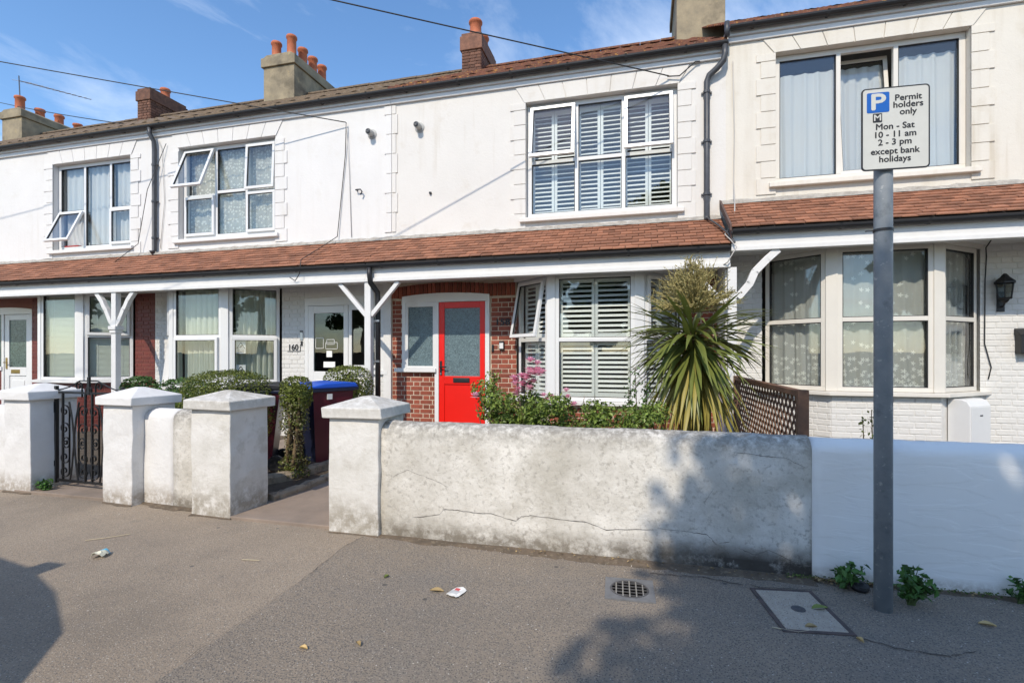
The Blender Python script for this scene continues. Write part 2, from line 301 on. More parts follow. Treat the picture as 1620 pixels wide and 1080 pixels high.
b = MB(); b.box(-60, 60, 0.28, 0.42, -0.15, 0.012); struct(b.build('kerb', M_kerb, bevel=0.015))
sheet('garden_ground', -40, 40, 3.95, 7.9, 0.012, M_soil)
# concrete paths in the front gardens
b = MB(); b.box(-3.62, -2.40, 3.70, 7.75, -0.1, 0.028); struct(b.build('path', M_conc, bevel=0.006))
b = MB(); b.box(-5.9, -4.42, 5.0, 7.75, -0.1, 0.035); struct(b.build('path', M_conc, bevel=0.006))
b = MB(); b.box(-6.45, -5.10, 3.85, 4.6, -0.1, 0.03); struct(b.build('path', M_conc, bevel=0.006))
def edging(pts, r, h):
    q = MB(); n = 10; P = []
    for i in range(len(pts)-1):
        for k in range(n): P.append(Vector(pts[i]).lerp(Vector(pts[i+1]), k/n))
    P.append(Vector(pts[-1])); vs = []; fs = []
    for i, p in enumerate(P):
        d = (P[min(i+1, len(P)-1)] - P[max(i-1, 0)]).normalized(); s_ = Vector((-d.y, d.x, 0)); j = random.uniform(-.012, .012)
        for a, z in ((-r, -0.05), (-r, h*0.7), (-r*.6, h), (r*.6, h), (r, h*0.7), (r, -0.05)): vs.append(p + s_*(a + j) + Vector((0, 0, z + random.uniform(-.006, .006))))
    for i in range(len(P)-1):
        for k in range(5): fs.append((i*6+k, i*6+k+1, i*6+k+7, i*6+k+6))
    fs += [tuple(range(6)), tuple(range(len(P)*6-6, len(P)*6))]
    q.add(vs, fs); return struct(q.build('garden_edging', M_kerb, smooth=False))
edging([(-4.2, 4.62, 0.02), (-3.98, 5.0, 0.02), (-3.90, 5.7, 0.02), (-3.9, 7.2, 0.02)], 0.06, 0.09)
edging([(-3.55, 4.2, 0.02), (-3.50, 4.6, 0.02), (-3.52, 5.3, 0.02), (-3.6, 7.2, 0.02)], 0.05, 0.07)

# ================================================================== HOUSES
PALE = 0.0
def wall(parent, name, x0, x1, z0, z1, holes, m, y=D, t=0.25, mr=None):
    """front wall with rectangular holes (x0,x1,z0,z1), real thickness"""
    xs = sorted({x0, x1} | {v for h in holes for v in h[:2] if x0 < v < x1}); zs = sorted({z0, z1} | {v for h in holes for v in h[2:4] if z0 < v < z1}); b = MB()
    inside = lambda x, z: any(h[0] < x < h[1] and h[2] < z < h[3] for h in holes)
    cell = [[not inside((xs[i]+xs[i+1])/2, (zs[j]+zs[j+1])/2) for j in range(len(zs)-1)] for i in range(len(xs)-1)]
    g = lambda i, j: 0 <= i < len(xs)-1 and 0 <= j < len(zs)-1 and cell[i][j]
    for i in range(len(xs)-1):
        for j in range(len(zs)-1):
            if not cell[i][j]: continue
            a, c, e, f = xs[i], xs[i+1], zs[j], zs[j+1]
            b.add([(a,y,e),(c,y,e),(c,y,f),(a,y,f)], [(0,1,2,3)]); b.add([(a,y+t,e),(c,y+t,e),(c,y+t,f),(a,y+t,f)], [(3,2,1,0)])
            if not g(i-1,j): b.add([(a,y,e),(a,y+t,e),(a,y+t,f),(a,y,f)], [(3,2,1,0)])
            if not g(i+1,j): b.add([(c,y,e),(c,y+t,e),(c,y+t,f),(c,y,f)], [(0,1,2,3)])
            if not g(i,j-1): b.add([(a,y,e),(c,y,e),(c,y+t,e),(a,y+t,e)], [(3,2,1,0)])
            if not g(i,j+1): b.add([(a,y,f),(c,y,f),(c,y+t,f),(a,y+t,f)], [(0,1,2,3)])
    return b.build(name, m, parent, fix=False)

BRICKS = {}
def brick_mesh(l, m, h=0.065, d=0.02):
    k = (round(l, 2), m.name, h)
    if k not in BRICKS:
        l = k[0]; c = 0.004; b = MB()
        b.add([(0,0,0),(l,0,0),(l,0,h),(0,0,h),(0,-d+c,0),(l,-d+c,0),(l,-d+c,h),(0,-d+c,h),(c,-d,c),(l-c,-d,c),(l-c,-d,h-c),(c,-d,h-c)],
              [(0,1,5,4),(1,2,6,5),(2,3,7,6),(3,0,4,7),(4,5,9,8),(5,6,10,9),(6,7,11,10),(7,4,8,11),(8,9,10,11)])
        me = bpy.data.meshes.new('brick'); me.from_pydata(b.v, [], b.f); me.materials.append(m); BRICKS[k] = me
    return BRICKS[k]
def bricks(parent, org, ang, W, z0, z1, m, holes=(), d=0.0045, jit=0.0015, course=0.075, name='brick', skip=None, phase=0.0):
    """Flemish-bond bricks on a backing wall: org=(x,y) start, ang=direction about z, W=width; holes in (x along, z)"""
    j = 0; z = z0; rot = (0, 0, ang)
    while z + 0.02 < z1:
        x = phase - (0.0 if j % 2 == 0 else 0.169); i = 0
        while x < W:
            l = 0.215 if (i % 2 == 0) else 0.1025; a, c = max(x, 0), min(x + l, W); x += l + 0.010; i += 1
            segs = [(a, c)]
            for h in holes:
                if h[2] < z + 0.05 and h[3] > z + 0.015:
                    segs = [s for q in segs for s in ((q[0], min(q[1], h[0])), (max(q[0], h[1]), q[1])) if s[1] - s[0] > 0]
            for a, c in segs:
                if c - a < 0.03: continue
                if skip and skip(a, z): continue
                p = Vector((org[0] + cos(ang)*a, org[1] + sin(ang)*a, z)); n = Vector((sin(ang), -cos(ang), 0))
                p += n * (d - 0.02 + random.uniform(-jit, jit)); p.z += random.uniform(-.001, .001)
                link(name, brick_mesh(c - a, m), parent, p, rot)
        z += course; j += 1

def window(parent, org, ang, W, H, cols, m=M_upvc, fw=0.055, dep=0.06, sill=True, name='window', glass=None):
    """cols=[(width fraction,[(height fraction from the bottom,kind),...])], kind f fixed, c casement, ('o',deg) top hung open, ('i',deg) tilted inwards; local x along, -y outwards"""
    glass = glass or M_glass
    b = MB(); b.box(0, W, -dep/2, dep/2, 0, fw); b.box(0, W, -dep/2, dep/2, H-fw, H); b.box(0, fw, -dep/2, dep/2, fw, H-fw); b.box(W-fw, W, -dep/2, dep/2, fw, H-fw)
    cells = []; x = fw; iw = W - 2*fw; ih = H - 2*fw; mu = 0.055
    for ci, (cf, rows) in enumerate(cols):
        x1 = x + cf*iw; xa = x + (mu/2 if ci else 0); xb = x1 - (mu/2 if ci < len(cols)-1 else 0)
        if ci < len(cols)-1: b.box(x1-mu/2, x1+mu/2, -dep/2, dep/2, fw, H-fw)
        z = fw
        for ri, (rf, kind) in enumerate(rows):
            z1 = z + rf*ih; za = z + (mu/2 if ri else 0); zb = z1 - (mu/2 if ri < len(rows)-1 else 0)
            if ri < len(rows)-1: b.box(xa, xb, -dep/2, dep/2, z1-mu/2, z1+mu/2)
            cells.append((xa, xb, za, zb, kind)); z = z1
        x = x1
    win = b.build(name, m, parent, org, (0, 0, ang), bevel=0.004)
    for xa, xb, za, zb, kind in cells:
        if kind == 'f':
            s = MB(); r = 0.009
            for q in ((xa, xb, za, za+r), (xa, xb, zb-r, zb), (xa, xa+r, za+r, zb-r), (xb-r, xb, za+r, zb-r)): s.box(q[0], q[1], -dep/2+.006, dep/2-.006, q[2], q[3])
            s.build('glazing_seal', M_seal, win, world=False); g = MB(); g.box(xa+r, xb-r, -.008, .008, za+r, zb-r); g.build('pane', glass, win, world=False)
        else:
            # an opening light: sash frame with its own pane, hinged at the top edge (or the bottom when tilted in)
            deg = kind[1] if isinstance(kind, tuple) else 0; inn = isinstance(kind, tuple) and kind[0] == 'i'
            o_ = 0.012; w_ = xb - xa + 2*o_; h_ = zb - za + 2*o_; cw = 0.05; s = MB(); zt = -h_ if not inn else 0
            for q in ((0, w_, 0, cw), (0, w_, h_-cw, h_), (0, cw, cw, h_-cw), (w_-cw, w_, cw, h_-cw)): s.box(q[0], q[1], -0.045, 0.0, zt+q[2], zt+q[3])
            s.k = 1; r = 0.008
            for q in ((cw, w_-cw, cw, cw+r), (cw, w_-cw, h_-cw-r, h_-cw), (cw, cw+r, cw+r, h_-cw-r), (w_-cw-r, w_-cw, cw+r, h_-cw-r)): s.box(q[0], q[1], -0.036, -0.01, zt+q[2], zt+q[3])
            loc = (xa-o_, -dep/2 - 0.001, zb+o_) if not inn else (xa-o_, dep/2, za-o_); rot = (R(-deg), 0, 0)
            s.build('casement', [m, M_seal], win, loc, rot, world=False, bevel=0.004)
            g = MB(); g.box(cw+r, w_-cw-r, -0.026, -0.014, zt+cw+r, zt+h_-cw-r); g.build('pane', glass, win, loc, rot, world=False)
    win['cells'] = 0; del win['cells']
    return win, cells

def shutters(win, x0, x1, z0, z1, y=0.075, panels=2, tilt=40, pitch=0.066):
    pw = (x1 - x0) / panels
    for p in range(panels):
        a = x0 + p*pw + 0.003; c = a + pw - 0.006; b = MB(); st = 0.042
        for q in ((a, a+st, z0, z1), (c-st, c, z0, z1), (a+st, c-st, z0, z0+0.075), (a+st, c-st, z1-0.065, z1)): b.box(q[0], q[1], y, y+0.028, q[2], q[3])
        b.build('shutter_frame', M_shut, win, world=False, bevel=0.003)
        n = max(1, int((z1 - z0 - 0.15) / pitch)); hgt = (z1 - z0 - 0.15) / n
        L_ = c - a - 2*st; s = MB(); d = 0.031; t = 0.005
        s.prism([(-d, 0), (-d*.5, -t), (d*.5, -t), (d, 0), (d*.5, t), (-d*.5, t)], 0, L_, 'x'); first = None
        for i in range(n):
            loc = (a+st, y+0.014, z0 + 0.078 + hgt*(i+.5)); rot = (R(tilt + random.uniform(-2, 2)), 0, 0)
            if first is None: first = s.build('slat', M_shut, win, loc, rot, world=False)
            else: link('slat', first.data, win, loc, rot, world=False)

def curtain(win, x0, x1, z0, z1, m, y=0.12, folds=6, amp=0.022, name='curtain', gather=None, seed=1):
    rg = random.Random(seed); nx, nz = max(24, int(folds*9)), 10; b = MB(); vs = []; uv = []; ph = [rg.uniform(0, 6.28) for _ in range(4)]
    for j in range(nz+1):
        v = j/nz; z = z0 + (z1-z0)*v
        for i in range(nx+1):
            u = i/nx; e = u
            if gather: e = u * (1 - gather * sin(pi * min(1, (1-v)*1.1)) ) 
            ww = sin(u*folds*2*pi + ph[0] + 0.7*sin(u*5 + ph[1])) + 0.45*sin(u*folds*4.3*pi + ph[2] + v*0.9)
            vs.append((x0 + (x1-x0)*e + 0.006*sin(v*3+ph[3]+u*9), y + amp*ww*(0.7+0.3*(1-v)), z)); uv.append((u*(x1-x0), v*(z1-z0)))
    fs = [(j*(nx+1)+i, j*(nx+1)+i+1, (j+1)*(nx+1)+i+1, (j+1)*(nx+1)+i) for j in range(nz) for i in range(nx)]
    b.add(vs, fs); o = b.build(name, m, win, world=False, smooth=True, fix=False)
    l = o.data.uv_layers.new(name='uv')
    for lp in o.data.loops: l.data[lp.index].uv = uv[lp.vertex_index]
    return o
def blind(win, x0, x1, z0, z1, y=0.07):
    b = MB(); z = z0; rg = random.Random(3)
    while z < z1 - 0.03:
        b.add([(x0, y-0.008, z), (x1, y-0.008, z), (x1, y+0.008, z+0.022), (x0, y+0.008, z+0.022)], [(0, 1, 2, 3)]); z += 0.0235
    stuff(b.build('blind_slats', mat('blind_slat', (0.62, 0.66, 0.58), 0.5), win, world=False, fix=False))
    h = MB(); h.box(x0, x1, y-0.015, y+0.015, z1-0.03, z1); h.build('blind_headrail', M_upvc, win, world=False)
    c = MB()
    for t in (0.2, 0.8): c.box(x0+(x1-x0)*t-.002, x0+(x1-x0)*t+.002, y-0.012, y-0.010, z0, z1-0.03)
    c.build('blind_cord', M_upvc, win, world=False)

def gutter(parent, x0, x1, y, z, r=0.058, m=M_black, name='gutter', caps=True):
    b = MB(); n = 8; outer = [(y - r*cos(pi*k/n), z - r*sin(pi*k/n)) for k in range(n+1)]; inner = [(y - (r-.006)*cos(pi*k/n), z - (r-.006)*sin(pi*k/n)) for k in range(n, -1, -1)]
    b.prism(outer + inner, x0, x1, 'x'); g = b.build(name, m, parent, smooth=False)
    x = x0 + 0.3; q = MB(); q.prism([(-r-.006, 0.008), (-r*.75, -r*.72), (0, -r-.007), (r, -r*.8), (r+.02, -r*.8), (r+.02, .02), (r*.5, -r*.4), (-r*.4, -r*.5)], -.016, .016, 'x'); first = None
    while x < x1:
        if first is None: first = q.build('gutter_bracket', m, g, (x, y, z), world=True)
        else: link('gutter_bracket', first.data, g, (x, y, z))
        x += 0.88 + random.uniform(-.05, .05)
    return g

def quoins(parent, xa, z0, z1, side, m, y=D, wide=(0.25, 0.19), h=0.232):
    """raised blocks beside an opening; side -1 grows to the left of xa, +1 to the right"""
    z = z0; i = 0
    while z < z1 - 0.05:
        w_ = wide[i % 2]; zz = min(z + h - 0.008, z1); a, c = (xa, xa + w_) if side > 0 else (xa - w_, xa); b = MB()
        b.box(a, c, y-0.016, y+0.01, z, zz); b.build('quoin', m, parent, bevel=0.004); z += h; i += 1
def lintel(parent, x0, x1, z0, z1, m, n=7, y=D):
    c = (x0+x1)/2; k = 0.13; gap = 0.004
    for i in range(n):
        a, e = x0 + (x1-x0)*i/n, x0 + (x1-x0)*(i+1)/n; ta, te = a + (a-c)*k, e + (e-c)*k
        b = MB(); b.prism([(a+gap, z0), (e-gap, z0), (te-gap, z1), (ta+gap, z1)], y-0.015, y+0.01, 'y'); b.build('lintel_block', m, parent, bevel=0.004)

def tiles(parent, x0, x1, ytop, ztop, ybot, zbot, rows=9, tw=0.168, seed=0):
    """plain clay tiles laid course by course on the porch roof"""
    rg = random.Random(seed); sl = math.hypot(ytop-ybot, ztop-zbot); a = math.atan2(ztop-zbot, ytop-ybot); ex = sl/rows; first = None
    b = MB(); t = 0.014; l = ex + 0.035; w2 = tw - 0.004
    b.add([(0,0,0),(w2,0,0),(w2,l,0),(0,l,0),(0.002,0.001,t),(w2-.002,0.001,t),(w2,l,t*.5),(0,l,t*.5)], [(0,3,2,1),(4,5,6,7),(0,1,5,4),(1,2,6,5),(2,3,7,6),(3,0,4,7)])
    me = bpy.data.meshes.new('roof_tile'); me.from_pydata(b.v, [], b.f); me.materials.append(M_tile)
    bd = MB(); bd.prism([(ybot+.02, zbot-.012), (ytop, ztop-.012), (ytop, ztop-.04), (ybot+.02, zbot-.04)][::-1], x0+.01, x1-.01, 'x'); deck = bd.build('porch_roof', mat('dark_batten', (.035, .03, .028), .9), parent)
    for r in range(rows):
        x = x0 - (tw/2 if r % 2 else 0)
        while x < x1 - 0.02:
            xa = max(x, x0); sx = (min(x+tw, x1) - xa) / tw
            if sx > 0.2:
                s = r*ex; p = (xa + rg.uniform(-.002, .002), ybot + cos(a)*s + rg.uniform(-.004, .004), zbot + sin(a)*s + 0.004 + rg.uniform(0, .003))
                o = link('roof_tile', me, deck, p, (a - R(6) + rg.uniform(-.02, .02), rg.uniform(-.012, .012), rg.uniform(-.012, .012))); o.scale = (sx, 1, 1)
            x += tw
    f = MB(); n = 60; vs = []
    for i in range(n+1):
        x = x0 + (x1-x0)*i/n; q = rg.uniform(-.012, .012); vs += [(x, ytop-.075+q, ztop-.02), (x, ytop-.055+q*.5, ztop+.022+q*.4), (x, ytop+.0, ztop+.05+q)]
    f.add(vs, [(i*3+k, i*3+3+k, i*3+4+k, i*3+1+k) for i in range(n) for k in range(2)]); f.build('mortar_fillet', M_flash, parent, fix=False)
    return deck

def main_roof(parent, x0, x1, ze, m, yr=11.9, pitch=0.609, ye=7.58, ridge=True):
    rows = 17; nx = int((x1-x0)/0.06); b = MB(); vs = []; fs = []; dyy = (yr-ye)/rows
    zr = ze + (yr-ye)*pitch
    for r in range(rows):
        for e in (0, 1):
            y = ye + dyy*(r+e); z = ze + (y-ye)*pitch + (0.03 if e == 0 else 0.0)
            for i in range(nx+1):
                x = x0 + (x1-x0)*i/nx; vs.append((x, y, z + 0.018*max(-0.3, sin(x*2*pi/0.3))))
    W_ = nx+1
    for r in range(2*rows-1):
        for i in range(nx): fs.append((r*W_+i, r*W_+i+1, (r+1)*W_+i+1, (r+1)*W_+i))
    b.add(vs, fs); ze2 = ze - 0.0
    b.add([(x0, yr, zr), (x1, yr, zr), (x1, 2*yr-ye, ze), (x0, 2*yr-ye, ze)], [(3, 2, 1, 0)]); b.add([(x0, ye, ze-.03), (x1, ye, ze-.03), (x1, ye, ze+.03), (x0, ye, ze+.03)], [(0, 1, 2, 3)])
    o = b.build('roof', m, parent, fix=False)
    if ridge:
        q = MB(); n = 8; prof = [(0.12*cos(pi*k/n), 0.09*sin(pi*k/n)) for k in range(n+1)]; q.prism(prof + [(0.10*cos(pi*k/n), 0.075*sin(pi*k/n)) for k in range(n, -1, -1)], 0, 0.44, 'x'); first = None; x = x0
        while x < x1 - 0.2:
            p = (x, yr, zr - 0.01 + random.uniform(-.006, .006))
            if first is None: first = q.build('ridge_tile', m, o, p)
            else: link('ridge_tile', first.data, o, p)
            x += 0.447
    return o

def pot(parent, x, y, z, h=0.42, r=0.105, lean=0):
    q = MB(); q.lathe([(r*1.05, -0.05), (r*1.05, 0.03), (r*.95, 0.05), (r*.92, h-.09), (r*1.12, h-.07), (r*1.12, h-.03), (r*1.0, h), (r*.8, h), (r*.75, h-.2)], 16); return q.build('chimney_pot', M_terra, parent, (x, y, z), (lean, lean*.6, 0), smooth=True)
def chimney(parent, x0, x1, y0, y1, z0, z1, m, cap=0.28, brick=False):
    b = MB(); ins = 0.014 if brick else 0
    b.box(x0+ins, x1-ins, y0+ins, y1-ins, z0, z1-cap)
    if not brick: b.box(x0-.05, x1+.05, y0-.05, y1+.05, z1-cap, z1-.06); b.prism([(x0-.03, z1-.06), (x1+.03, z1-.06), (x1-.1, z1+.02), (x0+.1, z1+.02)], y0-.02, y1+.02, 'y')
    else: b.box(x0-.03, x1+.03, y0-.03, y1+.03, z1-cap, z1-.08); b.box(x0, x1, y0, y1, z1-.08, z1)
    o = b.build('chimney', m, parent, bevel=0.012)
    if brick:
        bricks(o, (x0+ins, y0+ins), 0, x1-x0-2*ins, z0+0.4, z1-cap-.01, M_cbrick, d=0.014); bricks(o, (x1-ins, y0+ins), R(90), y1-y0-2*ins, z0+0.4, z1-cap-.01, M_cbrick, d=0.014)
    return o

def downpipe(parent, pts, r=0.036, m=M_pipe, clips=()):
    b = MB(); b.tube(pts, r, 10); o = b.build('downpipe', m, parent, smooth=True)
    for (x, y, z) in clips:
        q = MB(); q.lathe([(r+.002, -.018), (r+.009, -.018), (r+.009, .018), (r+.002, .018)], 12); q.box(-r-.03, r+.03, r*.5, r*.9, -.012, .012); q.build('pipe_clip', m, o, (x, y, z))
    return o

def bay(parent, xl, f1, f2, xr, zs, zt, wins, m_wall, m_frame, zb=0.0, trim=M_wood):
    """splayed bay: dado wall, sill, corner posts, head and three windows"""
    P = [(xl, D), (f1, YB), (f2, YB), (xr, D)]; inn = [(xl+.12, D+.15), (f1+.05, YB+.16), (f2-.05, YB+.16), (xr-.12, D+.15)]
    b = MB(); b.prism(P + inn[::-1], zb, zs-.05, 'z'); dado = b.build('bay_wall', m_wall, parent)
    so = [(xl-.13, D), (f1-.045, YB-.085), (f2+.045, YB-.085), (xr+.13, D)]; si = [(xl+.09, D+.11), (f1+.04, YB+.11), (f2-.04, YB+.11), (xr-.09, D+.11)]
    b = MB(); b.prism(so + si[::-1], zs-.05, zs-.004, 'z'); b.build('bay_sill', trim, parent, bevel=0.006)
    b = MB(); so = [(xl-.04, D), (f1-.015, YB-.025), (f2+.015, YB-.025), (xr+.04, D)]; b.prism(so + si[::-1], zt, zt+.14, 'z'); b.build('bay_head', trim, parent)
    res = []
    for k, (a, c) in enumerate(zip(P[:-1], P[1:])):
        d = Vector((c[0]-a[0], c[1]-a[1])); Ln = d.length; d /= Ln; ang = math.atan2(d.y, d.x); nrm = Vector((-d.y, d.x))
        ma, mb_ = (0.04, 0.075) if k == 0 else ((0.075, 0.075) if k == 1 else (0.075, 0.04))
        org = (a[0] + d.x*ma + nrm.x*.045, a[1] + d.y*ma + nrm.y*.045, zs); res.append(window(parent, org, ang, Ln-ma-mb_, zt-zs, wins[k], m_frame, name='bay_window'))
    for k in (1, 2):
        x, y = P[k]; s = 1 if k == 1 else -1; q = MB(); q.prism([(x-.055*s, y+.035), (x+.075*s, y-.0), (x+.078*s, y+.085), (x+.02*s, y+.13), (x-.03*s, y+.10)], zs-.002, zt+.002, 'z'); q.build('corner_post', m_frame, parent, bevel=0.006)
    return res

def porch(parent, x0, x1, dz, seed, board=M_wood):
    zt, zb = 3.40 + dz, 2.86 + dz
    tiles(parent, x0, x1, D-.004, zt, 6.86, zb, seed=seed)
    b = MB(); b.box(x0, x1, 6.895, 6.925, 2.62+dz, 2.835+dz); b.build('fascia_board', board, parent, bevel=0.004)
    b = MB(); b.box(x0, x1, 6.865, 6.975, 2.565+dz, 2.618+dz); b.build('porch_beam', board, parent, bevel=0.004)
    b = MB(); b.box(x0+.002, x1-.002, 6.98, D-.002, 2.655+dz, 2.675+dz); b.build('soffit', board, parent)
    gutter(parent, x0, x1, 6.835, 2.815+dz, 0.05)

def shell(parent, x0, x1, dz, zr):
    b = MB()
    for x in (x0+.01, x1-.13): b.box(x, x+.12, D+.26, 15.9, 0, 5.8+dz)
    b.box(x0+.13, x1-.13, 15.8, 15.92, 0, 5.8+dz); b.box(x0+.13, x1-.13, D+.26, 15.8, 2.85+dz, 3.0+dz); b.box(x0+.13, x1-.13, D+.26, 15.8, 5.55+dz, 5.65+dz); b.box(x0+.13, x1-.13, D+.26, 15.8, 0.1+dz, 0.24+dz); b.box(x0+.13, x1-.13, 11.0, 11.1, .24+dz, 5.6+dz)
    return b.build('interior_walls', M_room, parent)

def eaves(parent, x0, x1, dz, m=M_wood):
    b = MB(); b.box(x0, x1, 7.66, 7.685, 5.74+dz, 5.875+dz); b.box(x0, x1, 7.686, D-.001, 5.735+dz, 5.76+dz); b.build('fascia_board', m, parent)
    b = MB(); b.box(x0, x1, 7.69, D-.0015, 5.66+dz, 5.733+dz); b.build('eaves_moulding', m, parent, bevel=0.01)
    gutter(parent, x0, x1, 7.60, 5.835+dz, 0.056)

def post(parent, x, dz=0, style='plain', sides=(-1, 1), zb=0.0):
    zt = 2.565 + dz; b = MB(); b.box(x-.052, x+.052, YC-.045, YC+.055, zb, zt-.001); p = b.build('porch_post', M_wood, parent, bevel=0.005)
    for s in sides:
        q = MB()
        if style == 'plain': q.bar((x+s*.045, YC+.005, 2.06+dz), (x+s*.50, YC+.005, zt-.005), 0.062, 0.062, (0, 1, 0))
        else:
            pts = [(x+s*.03, YC, 1.98+dz), (x+s*.10, YC, 2.06+dz), (x+s*.20, YC, 2.26+dz), (x+s*.24, YC, 2.31+dz), (x+s*.30, YC, 2.42+dz), (x+s*.42, YC, zt-.004)]
            for a, c in zip(pts[:-1], pts[1:]): q.bar(a, Vector(c) + (Vector(c)-Vector(a))*.06, 0.075, 0.075, (0, 1, 0))
        q.build('bracket', M_wood, parent, bevel=0.004)
    if style != 'plain':
        q = MB(); q.box(x-.085, x+.085, YC-.08, YC+.09, 1.90+dz, 1.97+dz); q.box(x-.07, x+.07, YC-.065, YC+.075, 1.84+dz, 1.90+dz); q.build('post_capital', M_wood, parent, bevel=0.012)
    return p

def upper(parent, x0, x1, ox0, ox1, oz0, oz1, dz, m, cols, frame=M_upvc, sill_m=None, fwy=0.13):
    wall(parent, 'upper_wall', x0, x1, 2.9+dz, 5.9+dz, [(ox0, ox1, oz0, oz1)], m)
    quoins(parent, ox0, oz0-.17, oz1, -1, m); quoins(parent, ox1, oz0-.17, oz1, 1, m); lintel(parent, ox0-.02, ox1+.02, oz1+.003, min(oz1+.27, 5.655+dz), m)
    b = MB(); b.prism([(D-.075, oz0-.085), (D+.12, oz0-.085), (D+.12, oz0), (D-.07, oz0-.02)], ox0-.09, ox1+.09, 'x'); b.build('window_sill', sill_m or m, parent, bevel=0.008)
    return window(parent, (ox0+.004, D+fwy, oz0+.002), 0, ox1-ox0-.008, oz1-oz0-.006, cols, frame, fw=0.07)

def house(label, cx): return thing('terraced_house', label, 'house', (cx, D, 0), 0, 'houses of the terrace')

XA, XB_, XC, XD, XE, XF = -14.35, -9.15, -4.10, 1.13, 6.35, -19.6
# ---------------------------------------------------------------- far left neighbour (only its roof and stack rise into view)
h = house('far left terraced house whose grey rendered stack carries aerial and leaning pots', (XF+XA)/2)
wall(h, 'upper_wall', XF, XA, 0, 5.9, [], M_rendA); main_roof(h, XF, XA, 5.86, M_roofB); eaves(h, XF, XA, 0)
ch = chimney(h, -19.45, -18.60, 11.3, 13.6, 7.3, 9.1, M_cement)
for (y, hh, ln) in ((11.5, .5, 0), (12.05, .36, .03), (12.6, .42, -.02), (13.2, .38, .12)): pot(ch, -19.0, y, 9.08, hh, 0.13, ln)
q = MB(); q.tube([(-19.05, 11.55, 9.05), (-19.05, 11.5, 10.25)], .016, 6); q.tube([(-19.05, 11.5, 10.1), (-18.0, 12.9, 10.05)], .01, 5)
for i in range(12):
    p = Vector((-19.05, 11.5, 10.1)).lerp(Vector((-18.0, 12.9, 10.05)), i/12 + .04); hw = .24 - .012*i; q.tube([p + Vector((-.8, -.6, 0))*hw, p + Vector((.8, .6, 0))*hw], .006, 4)
q.build('aerial', mat('aerial_metal', (.12, .12, .13), .4, metal=.6), ch)
q = MB(); q.lathe([(.02, -.05), (.16, -.02), (.27, .04), (.27, .045), (.16, -.01), (.01, -.03)], 18); q.build('satellite_dish', mat('dish_grey', (.05, .05, .055), .5), ch, (-18.55, 13.1, 8.85), (R(70), 0, R(60)), smooth=True)

# ---------------------------------------------------------------- house A: dark red brick ground floor, blinds
h = hA = house('white terraced house with dark red brick ground floor and white front door', (XA+XB_)/2)
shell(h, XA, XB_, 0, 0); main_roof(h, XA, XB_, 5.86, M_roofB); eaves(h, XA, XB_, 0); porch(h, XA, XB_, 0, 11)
win, cells = upper(h, XA, XB_, -11.82, -9.75, 3.62, 5.385, 0, M_rendA, [(.34, [(.44, ('o', 24)), (.56, 'f')]), (.36, [(1, 'f')]), (.30, [(.44, 'c'), (.56, 'f')])])
for k, (a, c, e, f, kd) in enumerate(cells): curtain(win, a-.01, c+.01, e-.02, f+.02, M_curtA, y=0.075 + .004*k, folds=4, seed=k+3, gather=.25 if k == 0 else None)
q = MB(); q.box(.15, .52, -.02, .05, .072, .1); q.build('folded_red_cloth', mat('red_cloth', (.4, .03, .03), .8), win, world=False)
wall(h, 'brick_wall', XA, XB_-.002, 0, 2.9, [(-13.95, -13.30, 1.13, 2.42), (-13.30, -12.42, .2, 2.42), (-12.02, -9.64, .0, 2.75)], M_mortarA)
bricks(h, (-12.42, D), 0, .40, .1, 2.62, M_brickA, d=.006); bricks(h, (-9.64, D), 0, .485, .1, 2.62, M_brickA, d=.006); bricks(h, (-13.95, D), 0, .63, .1, 1.14, M_brickA, d=.006)
(w1, w2, w3) = bay(h, -12.02, -11.38, -10.31, -9.64, 0.98, 2.66, [[(1, [(.5, 'f'), (.5, 'f')])], [(1, [(1, 'f')])], [(1, [(.5, 'f'), (.5, 'c')])]], M_mortarA, M_upvc)
for ww in (w1, w2, w3):
    for (a, c, e, f, kd) in ww[1]: blind(ww[0], a, c, e, f)
dA = Vector((-10.31+9.64, YB-D)); 
bricks(h, (-10.31, YB), math.atan2(D-YB, .67), .86, .1, .92, M_brickA, d=.006, holes=()); bricks(h, (-11.38, YB), 0, 1.07, .1, .92, M_brickA, d=.006)
# door of house A
def door_frame(parent, x0, x1, xs, z0, z1, m, arch=0.05, y=None, sidelight=None):
    """frame with door bay x0..xs and sidelight; shallow arched head"""
    y = y or D + .03; b = MB(); n = 10; c = (x0+x1)/2
    top = [(x0 + (x1-x0)*i/n, z1 - arch*(2*(i/n)-1)**2) for i in range(n+1)]
    b.prism([(x0, z1-.15), (x1, z1-.15)] + top[::-1], y-.035, y+.035, 'y'); lo = (xs < c) ; b.box(x0, x0+.07, y-.035, y+.035, 1.19 if lo else z0, z1-.15); b.box(x1-.07, x1, y-.035, y+.035, z0 if lo else 1.19, z1-.15); b.box(xs-.035, xs+.035, y-.036, y+.036, z0, z1-.15)
    return b.build('door_frame', m, parent, bevel=0.004)
door_frame(h, -13.95, -12.42, -13.28, .2, 2.47, M_upvc)
q = MB(); q.box(-13.88, -13.315, D+.02, D+.04, 1.21, 2.32); q.build('sidelight_pane', M_frostA, h); q = MB(); q.box(-13.95, -13.28, D-.03, D+.1, 1.13, 1.21); q.build('window_sill', M_upvc, h)
b = MB(); d0, d1 = -13.24, -12.495
for r_ in ((d0, d0+.13, .22, 2.315), (d1-.11, d1, .22, 2.315), (d0+.13, d1-.11, .22, .32), (d0+.13, d1-.11, 1.02, 1.2), (d0+.13, d1-.11, 2.2, 2.315)): b.box(r_[0], r_[1], D+.01, D+.055, r_[2], r_[3])
